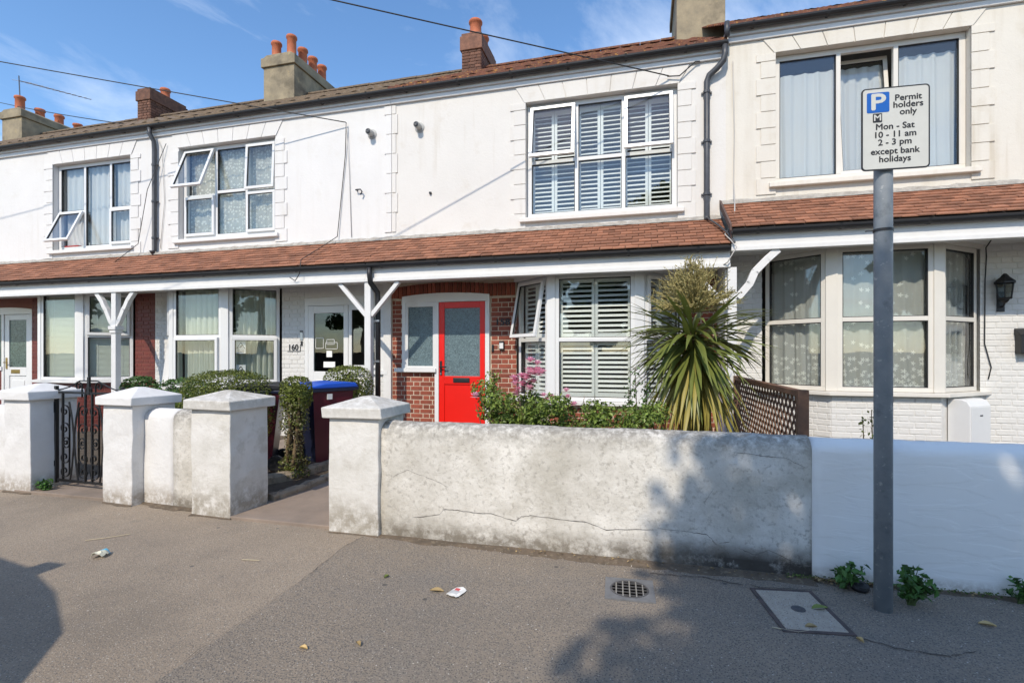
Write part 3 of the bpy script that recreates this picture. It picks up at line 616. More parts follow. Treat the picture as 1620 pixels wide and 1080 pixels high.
b.box(d0+.13, d1-.11, D+.028, D+.05, .32, 1.02); b.box(d0+.2, d1-.18, D+.018, D+.03, .42, .92); dr = b.build('front_door', M_upvc, h, bevel=.004)
q = MB(); q.box(d0+.13, d1-.11, D+.025, D+.045, 1.2, 2.2); q.build('door_pane', M_frostA, dr); q = MB(); q.box(d0+.2, d0+.45, D-.002, D+.012, 1.07, 1.15); q.build('letter_plate', M_brass, dr, bevel=.004)
q = MB(); q.box(d0+.045, d0+.085, D-.004, D+.01, 1.16, 1.4); q.tube([(d0+.065, D-.0, 1.3), (d0+.065, D-.05, 1.3), (d0+.18, D-.05, 1.3)], .011, 8); q.build('door_handle', M_brass, dr, smooth=False)
post(h, XB_+.06, 0, 'turned')
chimney(h, -14.28, -13.80, 11.5, 12.7, 7.4, 9.2, M_cbrick, brick=True, cap=.36); pot(h.children[-1], -14.05, 12.2, 9.2, .32, .13)
q = MB(); q.box(-14.30, -13.78, 11.47, 12.73, 7.95, 8.12); q.build('chimney_band', M_wood, h)
downpipe(h, [(-9.13, 7.60, 5.79), (-9.13, 7.60, 5.68), (-9.1, 7.66, 5.55), (-9.1, 7.67, 5.4), (-9.1, 7.67, 3.46), (-9.14, 7.62, 3.42)], .04, M_pipe, [(-9.1, 7.67, 5.1), (-9.1, 7.67, 4.4), (-9.1, 7.67, 3.7)])

# ---------------------------------------------------------------- house B: white, number 160
h = hB = house('all white terraced house numbered 160 with net curtains and glazed door', (XB_+XC)/2)
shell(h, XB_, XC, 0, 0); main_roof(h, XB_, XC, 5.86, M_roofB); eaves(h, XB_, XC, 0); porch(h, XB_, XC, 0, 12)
win, cells = upper(h, XB_, XC, -8.577, -6.41, 3.66, 5.395, 0, M_rendA, [(.345, [(.47, 'c'), (.53, ('o', 22))]), (.34, [(.5, 'f'), (.5, 'f')]), (.315, [(.47, 'c'), (.53, ('o', 3))])])
for k, (a, c, e, f, kd) in enumerate(cells): curtain(win, a-.01, c+.01, e-.02, f+.02, M_dots, y=0.085 + .004*k, folds=3, amp=.015, seed=k+23)
q = MB(); q.box(.07, 2.0, .24, .26, .07, 1.66); q.build('inner_curtain', curtain_mat('grey_drape', (.42, .46, .44), .9), win, world=False)
# party strip of quoins between B and C
quoins(h, XC-.005, 3.52, 5.64, -1, M_rendA, wide=(.13, .10), h=.33); 
wall(h, 'ground_wall', XB_, XC-.14, 0, 2.9, [(-5.80, -4.95, .2, 2.45), (-4.95, -4.235, 1.13, 2.45), (-8.82, -6.27, 0, 2.75)], M_brickW, t=.24)
q = MB(); q.box(XC-.138, XC+.0, D-.045, D+.25, 0, 2.9); q.build('party_board', M_wood, h)
bricks(h, (-6.27, D), 0, .47, .1, 2.62, M_brickW, d=.007, jit=.0015); bricks(h, (-9.14, D), 0, .32, .1, 2.62, M_brickW, d=.007, jit=.0015); bricks(h, (-5.03, D), 0, .79, .1, 1.16, M_brickW, d=.007)
(w1, w2, w3) = bay(h, -8.82, -8.17, -6.99, -6.27, 0.93, 2.66, [[(1, [(.5, 'f'), (.5, 'c')])], [(1, [(.49, 'c'), (.51, 'f')])], [(1, [(.49, 'c'), (.51, 'f')])]], M_brickW, M_upvc)
for k, ww in enumerate((w1, w2, w3)):
    for j, (a, c, e, f, kd) in enumerate(ww[1]): curtain(ww[0], a+.03, c, e-.03, f+.02, M_curtG, y=.13, folds=7, amp=.026, seed=40+k*3+j)
# camera-notice stickers inside the splayed pane
def sticker(win, x, z, w_, h_):
    q = MB(); q.box(x, x+w_, -.0125, -.0095, z, z+h_); o = q.build('window_sticker', mat('sticker_white', (.8, .8, .8), .5), win, world=False)
    q = MB(); cx = x+w_/2; s = w_*.40; zc = z+h_*.42; T = [(cx-s, zc), (cx+s, zc), (cx, zc+s*1.7)]
    for a, c in zip(T, T[1:]+T[:1]): q.bar((a[0], -.0135, a[1]), (c[0], -.0135, c[1]), .010, .002, (0, 1, 0))
    q.bar((cx-s*.35, -.0135, zc+s*.4), (cx+s*.4, -.0135, zc+s*.72), .022, .002, (0, 1, 0))
    for k in range(2): q.box(x+w_*.15, x+w_*.85, -.0135, -.0128, z+h_*(.12+.12*k), z+h_*(.17+.12*k))
    q.build('sticker_print', M_black, o, (0, 0, 0), world=False)
c0 = w3[1][0]; sticker(w3[0], c0[0]+.05, c0[3]-.27, .15, .22); sticker(w3[0], c0[0]+.05, c0[2]+.08, .15, .22)
# timber offcuts leaning in the corner beside the bay
q = MB(); q.bar((-8.72, 7.45, .1), (-8.5, 7.55, 1.95), .05, .14, (1, 0, 0)); q.build('x', M_wood)
tag(bpy.data.objects['x'], 'pale board leaning in the corner beside the white bay window', 'board'); bpy.data.objects['x'].name = 'leaning_board'
# door of B
door_frame(h, -5.80, -4.235, -4.97, .2, 2.47, M_upvc, arch=.02)
q = MB(); q.box(-5.07, -4.17, D-.05, D+.1, 1.13, 1.19); q.build('window_sill', M_upvc, h)
window(h, (-4.93, D+.03, 1.19), 0, .625, 1.13, [(1, [(1, 'c')])], M_upvc, name='side_window')
b = MB(); d0, d1 = -5.73, -5.005
for r_ in ((d0, d0+.11, .22, 2.315), (d1-.02, d1, .22, 2.315), (d0+.11, d1-.02, .22, 1.17), (d0+.11, d1-.02, 2.19, 2.315)): b.box(r_[0], r_[1], D+.0, D+.05, r_[2], r_[3])
b.box(d0+.16, d1-.12, D-.008, D+.004, .45, 1.02); dr = b.build('front_door', M_upvc, h, bevel=.004); q = MB(); q.box(d0+.11, d1-.02, D+.018, D+.034, 1.17, 2.19); q.build('door_pane', M_doorB, dr)
q = MB(); q.box(d0+.36, d0+.47, D+.012, D+.016, 1.42, 1.53); q.box(d0+.30, d0+.53, D+.012, D+.016, 1.24, 1.34); q.build('paper_notice', mat('paper', (.8, .8, .77), .7), dr)
q = MB(); q.k = 0
for (a, c, e, f) in ((.14, .30, 1.57, 1.76), (.36, .52, 1.64, 1.73), (.34, .58, 1.56, 1.68)):
    for bx_ in ((a, c, e, e+.008), (a, c, f-.008, f), (a, a+.008, e, f), (c-.008, c, e, f)): q.box(d0+bx_[0], d0+bx_[1], D+.0125, D+.0155, bx_[2], bx_[3])
q.build('tape_outline', M_upvc, dr)
q = MB(); q.box(-5.885, -5.825, D-.022, D+.002, 1.72, 1.86); o = q.build('door_entry_panel', M_steel, h, bevel=.005); q = MB(); q.box(-5.88, -5.83, D-.03, D-.0, 1.862, 1.885); q.box(-5.875, -5.835, D-.015, D+.002, 1.62, 1.70); q.build('bell_push', M_black, o)
q = MB(); q.box(-6.15, -5.88, D-.012, D-.004, 1.515, 1.528); q.box(-5.89, -5.882, D-.012, D-.004, 1.53, 1.64); pl = q.build('number_rail', M_black, h)
lettering('house_number', '160', .145, M_black, pl, (-6.03, D-.013, 1.588), (R(90), 0, 0), bold=.003, ext=.003)
o = downpipe(h, [(-4.00, 6.835, 2.77), (-4.00, 6.835, 2.66), (-4.00, 6.86, 2.55), (-3.97, 7.02, 2.42), (-3.97, 7.03, 2.3), (-3.97, 7.03, .05)], .04, M_black, ())
for z in (1.98, 1.36):
    q = MB(); q.bar((-4.01, 6.985, z+.0), (-3.92, 6.985, z), .012, .03); q.bar((-4.02, 6.985, z), (-4.02, 7.1, z-.03), .012, .03); q.build('pipe_clip', M_steel, o)
post(h, XC+.035, 0, 'plain')
ch = chimney(h, -9.74, -8.80, 11.3, 13.05, 7.0, 9.34, M_cement, cap=.3)
for (x, y, hh) in ((-9.5, 11.5, .46), (-9.03, 11.5, .56), (-9.03, 11.95, .48), (-9.03, 12.38, .48), (-9.03, 12.8, .48), (-9.5, 12.2, .44)): pot(ch, x, y, 9.34, hh, .125)

# ---------------------------------------------------------------- house C: red brick ground floor, red door, number 158
h = hC = house('white terraced house numbered 158 with red brick ground floor and bright red door', (XC+XD)/2)
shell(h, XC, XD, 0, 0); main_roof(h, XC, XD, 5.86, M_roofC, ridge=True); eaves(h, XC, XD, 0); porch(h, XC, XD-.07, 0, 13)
win, cells = upper(h, XC, XD, -1.79, .477, 3.61, 5.40, 0, M_rendC, [(.335, [(.49, 'f'), (.51, ('o', 10))]), (.335, [(.49, 'f'), (.51, 'f')]), (.33, [(.49, 'f'), (.51, ('o', 9))])])
xs = sorted({(round(a, 3), round(c, 3)) for a, c, *_ in cells})
for a, c in xs: shutters(win, a-.02, c+.02, .06, 1.72, y=.10, pitch=.067)
for z in (0,): pass
quoins(h, XC+.005, 3.52, 5.64, 1, M_rendC, wide=(.07, .10), h=.33)
HD = [(-3.895, -3.29, 1.18, 2.40), (-3.29, -2.375, .2, 2.40), (-1.94, .58, 0, 2.75)]
wall(h, 'brick_wall', XC, XD-.12, 0, 2.9, HD, M_mortar)
bricks(h, (XC+.01, D), 0, 2.15, .12, 2.38, M_brick, holes=[(.205-.01, 1.735, 1.18, 3), (.205+.60-.005, 1.735, 0, 3)]); bricks(h, (.58, D), 0, .43, .12, 2.6, M_brick)
# soldier course over the door and bricks above it
x = XC + .02; 
while x < -1.98:
    k = (x + 3.13) / .78; zz = 2.44 - .05*k*k*.9 if -3.95 < x < -2.33 else 2.40; me = brick_mesh(.20, M_brick); link('brick', me, h, (x + .033, D-.002, zz), (0, R(-90), 0)); x += .0745
(w1, w2, w3) = bay(h, -1.94, -1.305, -.045, .585, .80, 2.60, [[(1, [(.49, 'f'), (.51, ('o', 11))])], [(1, [(.485, 'f'), (.515, 'f')])], [(1, [(.49, 'f'), (.51, 'c')])]], M_mortar, M_upvc)
for ww in (w1, w2, w3):
    for (a, c, e, f, kd) in ww[1]: shutters(ww[0], a-.005, c+.005, e-.01, f+.01, y=.06)
bricks(h, (-1.305, YB), 0, 1.26, .12, .73, M_brick); bricks(h, (-.045, YB), math.atan2(D-YB, .63), .84, .12, .73, M_brick)
# door of C
door_frame(h, -3.895, -2.375, -3.275, .2, 2.47, M_upvc, arch=.045, y=D-.012)
q = MB(); q.box(-3.825, -3.31, D-.01, D+.01, 1.27, 2.25); q.build('sidelight_pane', M_frostC, h); 
q = MB()
for r_ in ((-3.825, -3.31, 1.24, 1.275), (-3.825, -3.31, 2.25, 2.325), (-3.825, -3.79, 1.275, 2.25), (-3.345, -3.31, 1.275, 2.25)): q.box(r_[0], r_[1], D-.04, D+.02, r_[2], r_[3])
q.build('sidelight_frame', M_upvc, h, bevel=.004)
q = MB(); q.box(-4.02, -3.28, D-.085, D+.05, 1.175, 1.238); q.build('window_sill', M_upvc, h, bevel=.005)
b = MB(); d0, d1 = -3.235, -2.448
for r_ in ((d0, d0+.095, .22, 2.315), (d1-.085, d1, .22, 2.315), (d0+.095, d1-.085, .22, .34), (d0+.095, d1-.085, .98, 1.115), (d0+.095, d1-.085, 2.215, 2.315)): b.box(r_[0], r_[1], D-.045, D+.0, r_[2], r_[3])
b.box(d0+.095, d1-.085, D-.03, D-.002, .34, .98); dr = b.build('front_door', M_red, h, bevel=.006); q = MB(); q.box(d0+.095, d1-.085, D-.028, D-.008, 1.115, 2.215); q.build('door_pane', M_frostC, dr)
q = MB(); q.box(d0+.25, d0+.53, D-.058, D-.044, 1.012, 1.09); q.build('letter_plate', M_black, dr, bevel=.006); q = MB(); q.box(d0+.27, d0+.51, D-.062, D-.0575, 1.03, 1.072); q.build('letter_flap', M_steel, dr, bevel=.003).data.materials[0] = M_black
q = MB(); q.box(d0+.02, d0+.055, D-.057, D-.044, 1.13, 1.36); q.tube([(d0+.037, D-.05, 1.265), (d0+.037, D-.10, 1.265), (d0+.15, D-.10, 1.265)], .011, 8); q.build('door_handle', M_black, dr); q = MB(); q.box(d0+.024, d0+.05, D-.0605, D-.0565, 1.135, 1.17); q.build('lock_cylinder', M_steel, dr)
q = MB(); q.box(-3.95, -2.3, D-.35, D+.02, 0, .19); q.build('door_step', M_conc, h, bevel=.01)
lettering('house_number', '158', .135, M_black, h, (-2.165, D-.018, 1.975), (R(90), 0, 0), bold=.004, ext=.004, sx=1.25)
q = MB(); q.box(-2.345, -2.31, D-.03, D-.008, 1.51, 1.62); q.build('door_bell', M_black, h, bevel=.008)
q = MB(); q.box(-2.215, -2.135, D-.05, D-.01, 1.54, 1.68); o = q.build('key_safe', M_black, h, bevel=.01); q = MB(); q.box(-2.207, -2.143, D-.056, D-.0495, 1.555, 1.645); q.build('key_safe_face', M_upvc, o, bevel=.004)
post(h, XD-.045, 0, 'plain', sides=(-1,))
q = MB(); q.box(XD-.115, XD-.07, YC+.06, D-.05, 0.05, 2.65); q.build('porch_side_board', M_wood, h)
ch = chimney(h, -4.26, -3.76, 11.5, 12.65, 7.2, 9.2, M_cbrick, brick=True, cap=.42); pot(ch, -3.98, 11.75, 9.2, .42, .15); pot(ch, -3.98, 12.3, 9.2, .36, .15)
q = MB(); q.prism([(-4.33, 7.5), (-3.69, 7.5), (-3.75, 8.22), (-4.27, 8.22)], 11.46, 12.7, 'y'); q.build('chimney_skirt', M_cement, h)
downpipe(h, [(1.10, 7.60, 5.79), (1.10, 7.60, 5.66), (1.08, 7.61, 5.58), (1.0, 7.64, 5.50), (.90, 7.67, 5.43), (.87, 7.68, 5.35), (.87, 7.68, 3.42), (.87, 7.62, 3.38)], .042, M_pipe, [(.87, 7.68, 5.2), (.87, 7.68, 4.5), (.87, 7.68, 3.75)])
q = MB(); q.tube([(1.12, 7.55, 6.08), (1.12, 7.56, 5.88)], .036, 10); q.build('gutter_outlet', M_pipe, h, smooth=True)

# ---------------------------------------------------------------- house D: cream, bay with lace curtains
DZ = .2
h = hD = house('cream terraced house at the right with lace curtained bay behind the sign post', (XD+XE)/2)
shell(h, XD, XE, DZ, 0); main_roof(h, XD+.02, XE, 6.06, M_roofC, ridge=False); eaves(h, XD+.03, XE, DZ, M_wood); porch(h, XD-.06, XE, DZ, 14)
win, cells = upper(h, XD, XE, 1.775, 4.045, 3.86, 5.65, DZ, M_rendD, [(.345, [(1, 'f')]), (.32, [(1, ('i', 7))]), (.335, [(1, 'f')])], M_cream)
for k, (a, c, e, f, kd) in enumerate(cells): curtain(win, a-.01, c+.01, e-.02, f-.10 if k != 0 else f-.16, M_curtA, y=.085 + (.14 if k == 1 else 0), folds=4, seed=70+k)
wall(h, 'ground_wall', XD-.105, XE, 0, 3.1, [(1.60, 4.14, 0, 2.95)], M_brickW)
SK = lambda a, z: z < .3
bricks(h, (4.14, D), 0, 1.15, .22, 2.85, M_brickW, d=.006, jit=.0012); bricks(h, (1.14, D), 0, .46, .6, 2.85, M_brickW, d=.006, jit=.0012)
(w1, w2, w3) = bay(h, 1.60, 2.285, 3.46, 4.14, 1.0, 2.80, [[(1, [(.5, 'f'), (.5, 'f')])]] * 3, M_brickW, M_cream, trim=M_cream)
bricks(h, (2.285, YB), 0, 1.175, .42, .93, M_brickW, d=.006, jit=.0012); bricks(h, (1.60, D), math.atan2(YB-D, .685), .88, .42, .93, M_brickW, d=.006, jit=.0012)
for k, ww in enumerate((w1, w2, w3)):
    (a, c, e, f, kd) = ww[1][0]; f = ww[1][1][3]; curtain(ww[0], a-.05, c+.05, e-.02, f+.02, M_lace, y=.085, folds=5, amp=.02, seed=90+k, name='lace_curtain')
b = MB(); b.box(XD-.065, XD-.045, 6.88, D, 2.66+DZ, 2.86+DZ); b.prism([(6.83, 2.82+DZ), (D, 3.36+DZ), (D, 3.46+DZ), (6.83, 2.90+DZ)][::-1], XD-.085, XD-.061, 'x'); b.build('verge', mat('verge_slate', (.10, .065, .055), .9, noise=.3), h)
# curved bracket at the left end of its beam
q = MB(); pts = [(XD+.02, YC, 1.98+DZ), (XD+.16, YC, 2.15+DZ), (XD+.22, YC, 2.30+DZ), (XD+.36, YC, 2.45+DZ), (XD+.48, YC, 2.56+DZ)]
for a, c in zip(pts[:-1], pts[1:]): q.bar(a, Vector(c) + (Vector(c)-Vector(a))*.05, .09, .075, (0, 1, 0))
q.build('bracket', M_wood, h, bevel=.004)
chimney(h, .66, 1.60, 11.0, 12.9, 7.2, 9.6, M_cement)
# lantern, letter box and meter box on the wall
q = MB(); cx, cz = 4.34, 2.30; o = None
M_lg = glass_mat('lantern_glass', (.6, .6, .55)); M_iron = mat('black_iron', (.012, .012, .013), .45, noise=.3, nscale=20, bump=.15)
lt = thing('wall_lantern', 'black iron lantern on the white brick wall right of the bay', 'lantern', (cx, D-.1, cz-.2))
q.lathe([(.015, .165), (.03, .15), (.05, .12), (.105, .07), (.115, .06), (.115, .045), (.10, .045)], 6, (cx, D-.11, cz)); q.build('lantern_roof', M_iron, lt); q = MB(); q.lathe([(.02, -.20), (.045, -.17), (.05, -.155), (.075, -.15), (.08, -.14), (.075, -.135)], 6, (cx, D-.11, cz)); q.build('lantern_base', M_iron, lt)
q = MB(); q.lathe([(.066, -.135), (.088, .045)], 6, (cx, D-.11, cz)); q.build('lantern_glass', M_lg, lt)
q = MB()
for k in range(6):
    a = 2*pi*k/6; q.bar((cx+.068*cos(a), D-.11+.068*sin(a), cz-.136), (cx+.09*cos(a), D-.11+.09*sin(a), cz+.046), .012, .012)
q.build('lantern_bars', M_iron, lt); q = MB(); q.tube([(cx, D-.11, cz-.18), (cx+.01, D-.07, cz-.23), (cx+.02, D-.02, cz-.24)], .012, 8); q.box(cx-.03, cx+.05, D-.02, D-.007, cz-.30, cz-.05); q.build('wall_arm', M_iron, lt)
q = MB(); q.box(4.5, 4.86, D-.12, D-.008, 1.47, 1.72); q.prism([(D-.135, 1.70), (D-.007, 1.70), (D-.007, 1.79)], 4.49, 4.87, 'x'); tag(q.build('letter_box', M_iron, bevel=.008), 'black wall letter box at the right edge beside the lantern wall', 'letter box')
AM = math.atan2(D-YB, .68); mb = thing('meter_box', 'white plastic meter box fixed below the bay right corner', 'meter box', (3.46 + cos(AM)*.10, YB + sin(AM)*.10, .33), AM)
q = MB(); q.prism([(-.235, 0), (-.012, 0), (-.012, .60), (-.15, .60), (-.205, .575), (-.235, .52)][::-1], 0, .46, 'x'); q.build('box_body', M_upvc, mb, world=False, bevel=.008)
q = MB(); q.box(.012, .448, -.2425, -.2355, .03, .51); q.build('box_door', M_upvc, mb, world=False, bevel=.004)
q = MB(); q.box(.20, .26, -.2455, -.243, .40, .415); q.build('box_latch', M_seal, mb, world=False)
# ---------------------------------------------------------------- things on the facades
def flue(x, z, label):
    t = thing('boiler_flue', label, 'flue', (x, D, z), 0, 'boiler flues'); q = MB(); q.lathe([(.075, 0), (.085, .008), (.06, .02), (.05, .02), (.05, .14), (.043, .14), (.043, .03)], 16); q.build('flue_pipe', mat('flue_grey', (.38, .38, .36), .5), t, (0, 0, 0), (R(90), 0, 0), world=False, smooth=False)
    q = MB(); q.lathe([(.0, .155), (.02, .16), (.042, .15), (.042, .135), (.0, .135)], 12)
    for k in range(3): q.bar((.046*cos(k*2.1), .046*sin(k*2.1), .10), (.036*cos(k*2.1), .036*sin(k*2.1), .15), .012, .006)
    q.build('flue_terminal', M_pipe, t, (0, 0, 0), (R(90), 0, 0), world=False)
flue(-4.47, 5.205, 'round grey flue on the wall left of the quoin strip'); flue(-3.595, 5.22, 'round grey flue on the wall right of the quoin strip')
q = MB(); q.tube([(-4.75, D+.01, 4.27), (-4.75, D-.06, 4.27), (-4.66, D-.065, 4.27), (-4.63, D-.06, 4.23), (-4.66, D-.06, 4.18)], .012, 8); tag(q.build('wall_hook', M_pipe, smooth=True), 'small bent metal hook on the upper white wall', 'hook')
q = MB(); q.lathe([(.02, 0), (.024, .01), (.018, .035), (.0, .036)], 10); tag(q.build('wall_plug', M_black, None, (-3.40, D, 4.12), (R(90), 0, 0)), 'small black plug in the upper wall right of the quoins', 'plug')

# ================================================================== FRONT WALLS
M_pierA = ramp_mat('pier_white_paint', [(.74, .73, .71), (.66, .65, .63)], 3, rough=.8, bump=.6, bscale=14, zdirt=[(0.0, .22, (.30, .25, .19), .8, 14)], stain=[(4, .56, .7, (.55, .53, .49), .5)])
M_pierG = ramp_mat('pier_dirty_white', [(.71, .69, .65), (.60, .58, .53)], 4, rough=.85, bump=.6, bscale=18, zdirt=[(0.0, .35, (.27, .235, .18), .8, 11), (1.2, .93, (.36, .33, .28), .8, 17)], stain=[(7, .55, .68, (.46, .43, .37), .6)])
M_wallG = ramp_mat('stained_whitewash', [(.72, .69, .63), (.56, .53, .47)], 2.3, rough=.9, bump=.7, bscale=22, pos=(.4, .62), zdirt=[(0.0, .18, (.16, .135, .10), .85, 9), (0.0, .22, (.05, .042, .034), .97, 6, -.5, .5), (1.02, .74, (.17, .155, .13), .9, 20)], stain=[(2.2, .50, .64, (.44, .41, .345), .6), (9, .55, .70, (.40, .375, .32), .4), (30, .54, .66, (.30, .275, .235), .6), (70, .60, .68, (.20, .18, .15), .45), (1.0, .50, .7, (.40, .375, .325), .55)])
M_wallW = ramp_mat('fresh_white_masonry', bvec=(1.0, 1, 4.2), cols=[(.85, .83, .79), (.81, .79, .75)], nscale=2, rough=.75, bump=.2, zdirt=[(0.0, .09, (.38, .33, .27), .7, 14)], stain=[(3, .6, .75, (.68, .67, .65), .5)], bscale=5)
def pier(x, y, label, m, rz=0, w_=.42, d=.44, hgt=.96, cap=True):
    t = thing('gate_pier', label, 'gate pier', (x, y + d/2, 0), rz, 'gate piers along the pavement'); b = MB(); n = 7; vs = []
    for k in range(n+1):
        z = -.05 + (hgt+.05)*k/n
        for sx, sy in ((-1,-1),(0,-1),(1,-1),(1,0),(1,1),(0,1),(-1,1),(-1,0)): vs.append((sx*w_/2 + random.uniform(-.005, .005), sy*d/2 + random.uniform(-.005, .005), z))
    b.add(vs, [(k*8+i, k*8+(i+1) % 8, (k+1)*8+(i+1) % 8, (k+1)*8+i) for k in range(n) for i in range(8)] + [tuple(range(n*8, n*8+8))]); b.build('pier_shaft', m, t, world=False, bevel=.007)
    a, c = w_/2+.045, d/2+.045; z = hgt+.002; b = MB(); tp = .03
    b.add([(-a,-c,z),(a,-c,z),(a,c,z),(-a,c,z),(-a,-c,z+.085),(a,-c,z+.085),(a,c,z+.085),(-a,c,z+.085),(-tp,-tp,z+.165),(tp,-tp,z+.165),(tp,tp,z+.165),(-tp,tp,z+.165)],
          [(0,3,2,1),(0,1,5,4),(1,2,6,5),(2,3,7,6),(3,0,4,7),(4,5,9,8),(5,6,10,9),(6,7,11,10),(7,4,8,11),(8,9,10,11)]); b.v = [(v[0] + random.uniform(-.007, .007), v[1] + random.uniform(-.007, .007), v[2] + random.uniform(-.005, .005)) for v in b.v]; b.build('pier_cap', m, t, world=False, bevel=.008); return t
def front_wall(name, label, x0, x1, y, zt, th, m, rz=0, seed=0, wave=.006, half=True):
    """rendered wall with a rounded top, uneven skin"""
    rg = random.Random(seed); L_ = x1 - x0; nx = max(4, int(L_/.06)); r = th/2; prof = [(0, z) for z in (-.06, .08, .2, .32, .44, .56, .66)] + [(r - r*cos(pi*k/8)*1, zt - r*.75 + r*.75*sin(pi*k/8)) for k in range(9)] + [(th, .3), (th, -.06)]
    prof = [p for i, p in enumerate(prof) if not (i < 7 and p[1] > zt - r*.8)]; b = MB(); vs = []; n = len(prof)
    from mathutils import noise as nz
    for i in range(nx+1):
        x = L_*i/nx
        for (py, pz) in prof:
            d = nz.noise(Vector((x*2.2 + seed, pz*2.2, seed))) * wave*1.6 + nz.noise(Vector((x*9, pz*9, seed+3))) * wave*.7; vs.append((x, py + d, pz + (d*.8 if pz > .6 else 0)))
    b.add(vs, [(i*n+k, (i+1)*n+k, (i+1)*n+k+1, i*n+k+1) for i in range(nx) for k in range(n-1)] + [tuple(range(n))[::-1], tuple(range(nx*n, nx*n+n))]); return tag(b.build(name, m, None, (x0, y, 0), (0, 0, rz), smooth=True), label, 'wall')
pier(-6.41, 3.86, 'white gate pier left of the black iron gate', M_pierA, R(-3), hgt=.98); pier(-4.95, 3.795, 'white gate pier right of the black iron gate', M_pierA, R(-3), w_=.40)
pier(-3.75, 3.705, 'stained white gate pier left of the open entrance', M_pierG, R(-3), w_=.45); pier(-2.275, 3.635, 'cracked white gate pier right of the open entrance at the long wall', M_pierG, 0, w_=.45, hgt=.94)
front_wall('front_wall', 'clean white half of the short round topped wall beside the gate', -4.76, -4.37, 3.90, .925, .24, M_pierA, R(-3), 1)
front_wall('front_wall', 'weathered unpainted half of the short round topped wall beside the gate', -4.368, -3.95, 3.875, .925, .24, M_wallG, R(-3), 2)
front_wall('front_wall', 'white front wall running off the left edge of the picture', -9.2, -6.62, 4.05, .90, .24, M_pierA, R(-3), 3)
wl = front_wall('front_wall', 'long weathered whitewashed garden wall with crack and lichen', -2.055, 1.058, 3.675, .915, .24, M_wallG, 0, 4, .007)
front_wall('front_wall', 'smooth freshly painted white garden wall behind the sign post', 1.06, 6.5, 3.672, .905, .24, M_wallW, 0, 5, .012)
# cracks in the long wall
def crack(pts, w0, y=3.66):
    P = []
    for a, c in zip(pts[:-1], pts[1:]):
        for k in range(5): P.append((a[0] + (c[0]-a[0])*k/5 + random.uniform(-.004, .004), a[1] + (c[1]-a[1])*k/5 + random.uniform(-.004, .004)))
    P.append(pts[-1]); b = MB(); vs = []; n = len(P)
    import mathutils.noise as nz
    for i, (x, z) in enumerate(P):
        t = w0 * (.35 + random.random()*.8) * (1 if 0 < i < n-1 else .1); X = x + 2.055; d = nz.noise(Vector((X*2.2+4, z*2.2, 4)))*.007*1.6 + nz.noise(Vector((X*9, z*9, 7)))*.007*.7
        vs += [(x, 3.675 + d - .0025, z - t), (x, 3.675 + d - .0025, z + t)]
    b.add(vs, [(2*i, 2*i+2, 2*i+3, 2*i+1) for i in range(n-1)]); b.build('crack', mat('crack_shadow', (.09, .08, .07), .95), wl, fix=False)
crack([(-1.777, .166), (-1.538, .212), (-1.509, .253), (-1.387, .257), (-1.273, .25), (-1.116, .251), (-.929, .21), (-.886, .248), (-.8, .261), (-.59, .252), (-.416, .251), (-.256, .204), (.09, .236)], .0026)
crack([(.092, .246), (.255, .243), (.335, .233), (.422, .227), (.477, .162), (.57, .196)], .002); crack([(.57, .801), (.752, .785), (.9, .776), (1.031, .714)], .0015); crack([(-1.948, .472), (-1.825, .541), (-1.741, .518), (-1.574, .473), (-1.468, .43)], .0016)
crack([(.42, .225), (.43, .35), (.40, .45), (.46, .55)], .0015); crack([(.62, .15), (.72, .12), (.80, .16), (.95, .10)], .0018)

# ================================================================== IRON GATE
gt = thing('iron_gate', 'black wrought iron gate with scrolls between two white piers', 'gate', (-6.19, 4.08, 0.05), R(-2))
GW, GH = .98, 1.0
def bar(name, a, b_, w_=.02, d=.012): q = MB(); q.bar(a, b_, w_, d); return q.build(name, M_iron, gt, world=False)
bar('gate_stile', (.0, 0, .02), (.0, 0, GH+.07), .03, .03); bar('gate_stile', (GW, 0, .02), (GW, 0, GH+.07), .03, .03); bar('gate_rail', (0, 0, .05), (GW, 0, .05), .012, .028); bar('gate_rail', (0, 0, GH), (GW, 0, GH), .012, .022)
for x in (.10, .44, .54, .88): bar('gate_bar', (x, 0, .05), (x, 0, GH), .018, .018)
bar('gate_finial', (.49, 0, GH-.02), (.49, 0, GH+.17), .03, .02)
def scroll(cx, cz, s, hand, up):
    P = []
    for k in range(22):
        t = k/21; a = t*2.4*pi; r = .058*(1-.78*t)*s; P.append(Vector((cx + hand*(r*cos(a) - .058*s), 0, cz + up*r*sin(a)*1.0)))
    P = [Vector((cx, 0, cz - up*.13*s))] + P; q = MB()
    for i, (a, c) in enumerate(zip(P[:-1], P[1:])): q.bar(a, c + (c-a)*.15, .006, .016, (0, 1, 0))
    q.build('scroll', M_iron, gt, world=False)
for side in (0, 1):
    X0 = .10 if side == 0 else .54
    for hx, hnd in ((X0+.10, 1), (X0+.24, -1)):
        for cz, up, s in ((.80, 1, 1.25), (.61, 1, 1.25), (.47, 1, .95), (.45, -1, .95), (.30, -1, 1.25), (.15, -1, 1.25)): scroll(hx, cz, s, hnd, up)
    q = MB()
    for hnd in (-1, 1):
        P = [(X0+.17+hnd*x, 0, z) for x, z in ((.06, .06), (.03, .22), (.006, .42), (.006, .55), (.03, .72), (.075, .90))]
        q.tube(P, .009, 6)
    q.build('gate_scroll_stem', M_iron, gt, world=False)
for hnd in (-1, 1): scroll(.49+hnd*.10, GH+.07, .9, -hnd, 1); scroll(.49+hnd*.04, GH+.03, .7, hnd, 1)
q = MB(); q.tube([(.02, 0, GH+.02), (.2, 0, GH+.06), (.36, 0, GH+.13), (.49, 0, GH+.13), (.62, 0, GH+.13), (.8, 0, GH+.06), (.96, 0, GH+.02)], .007, 6); q.build('gate_crest', M_iron, gt, world=False)
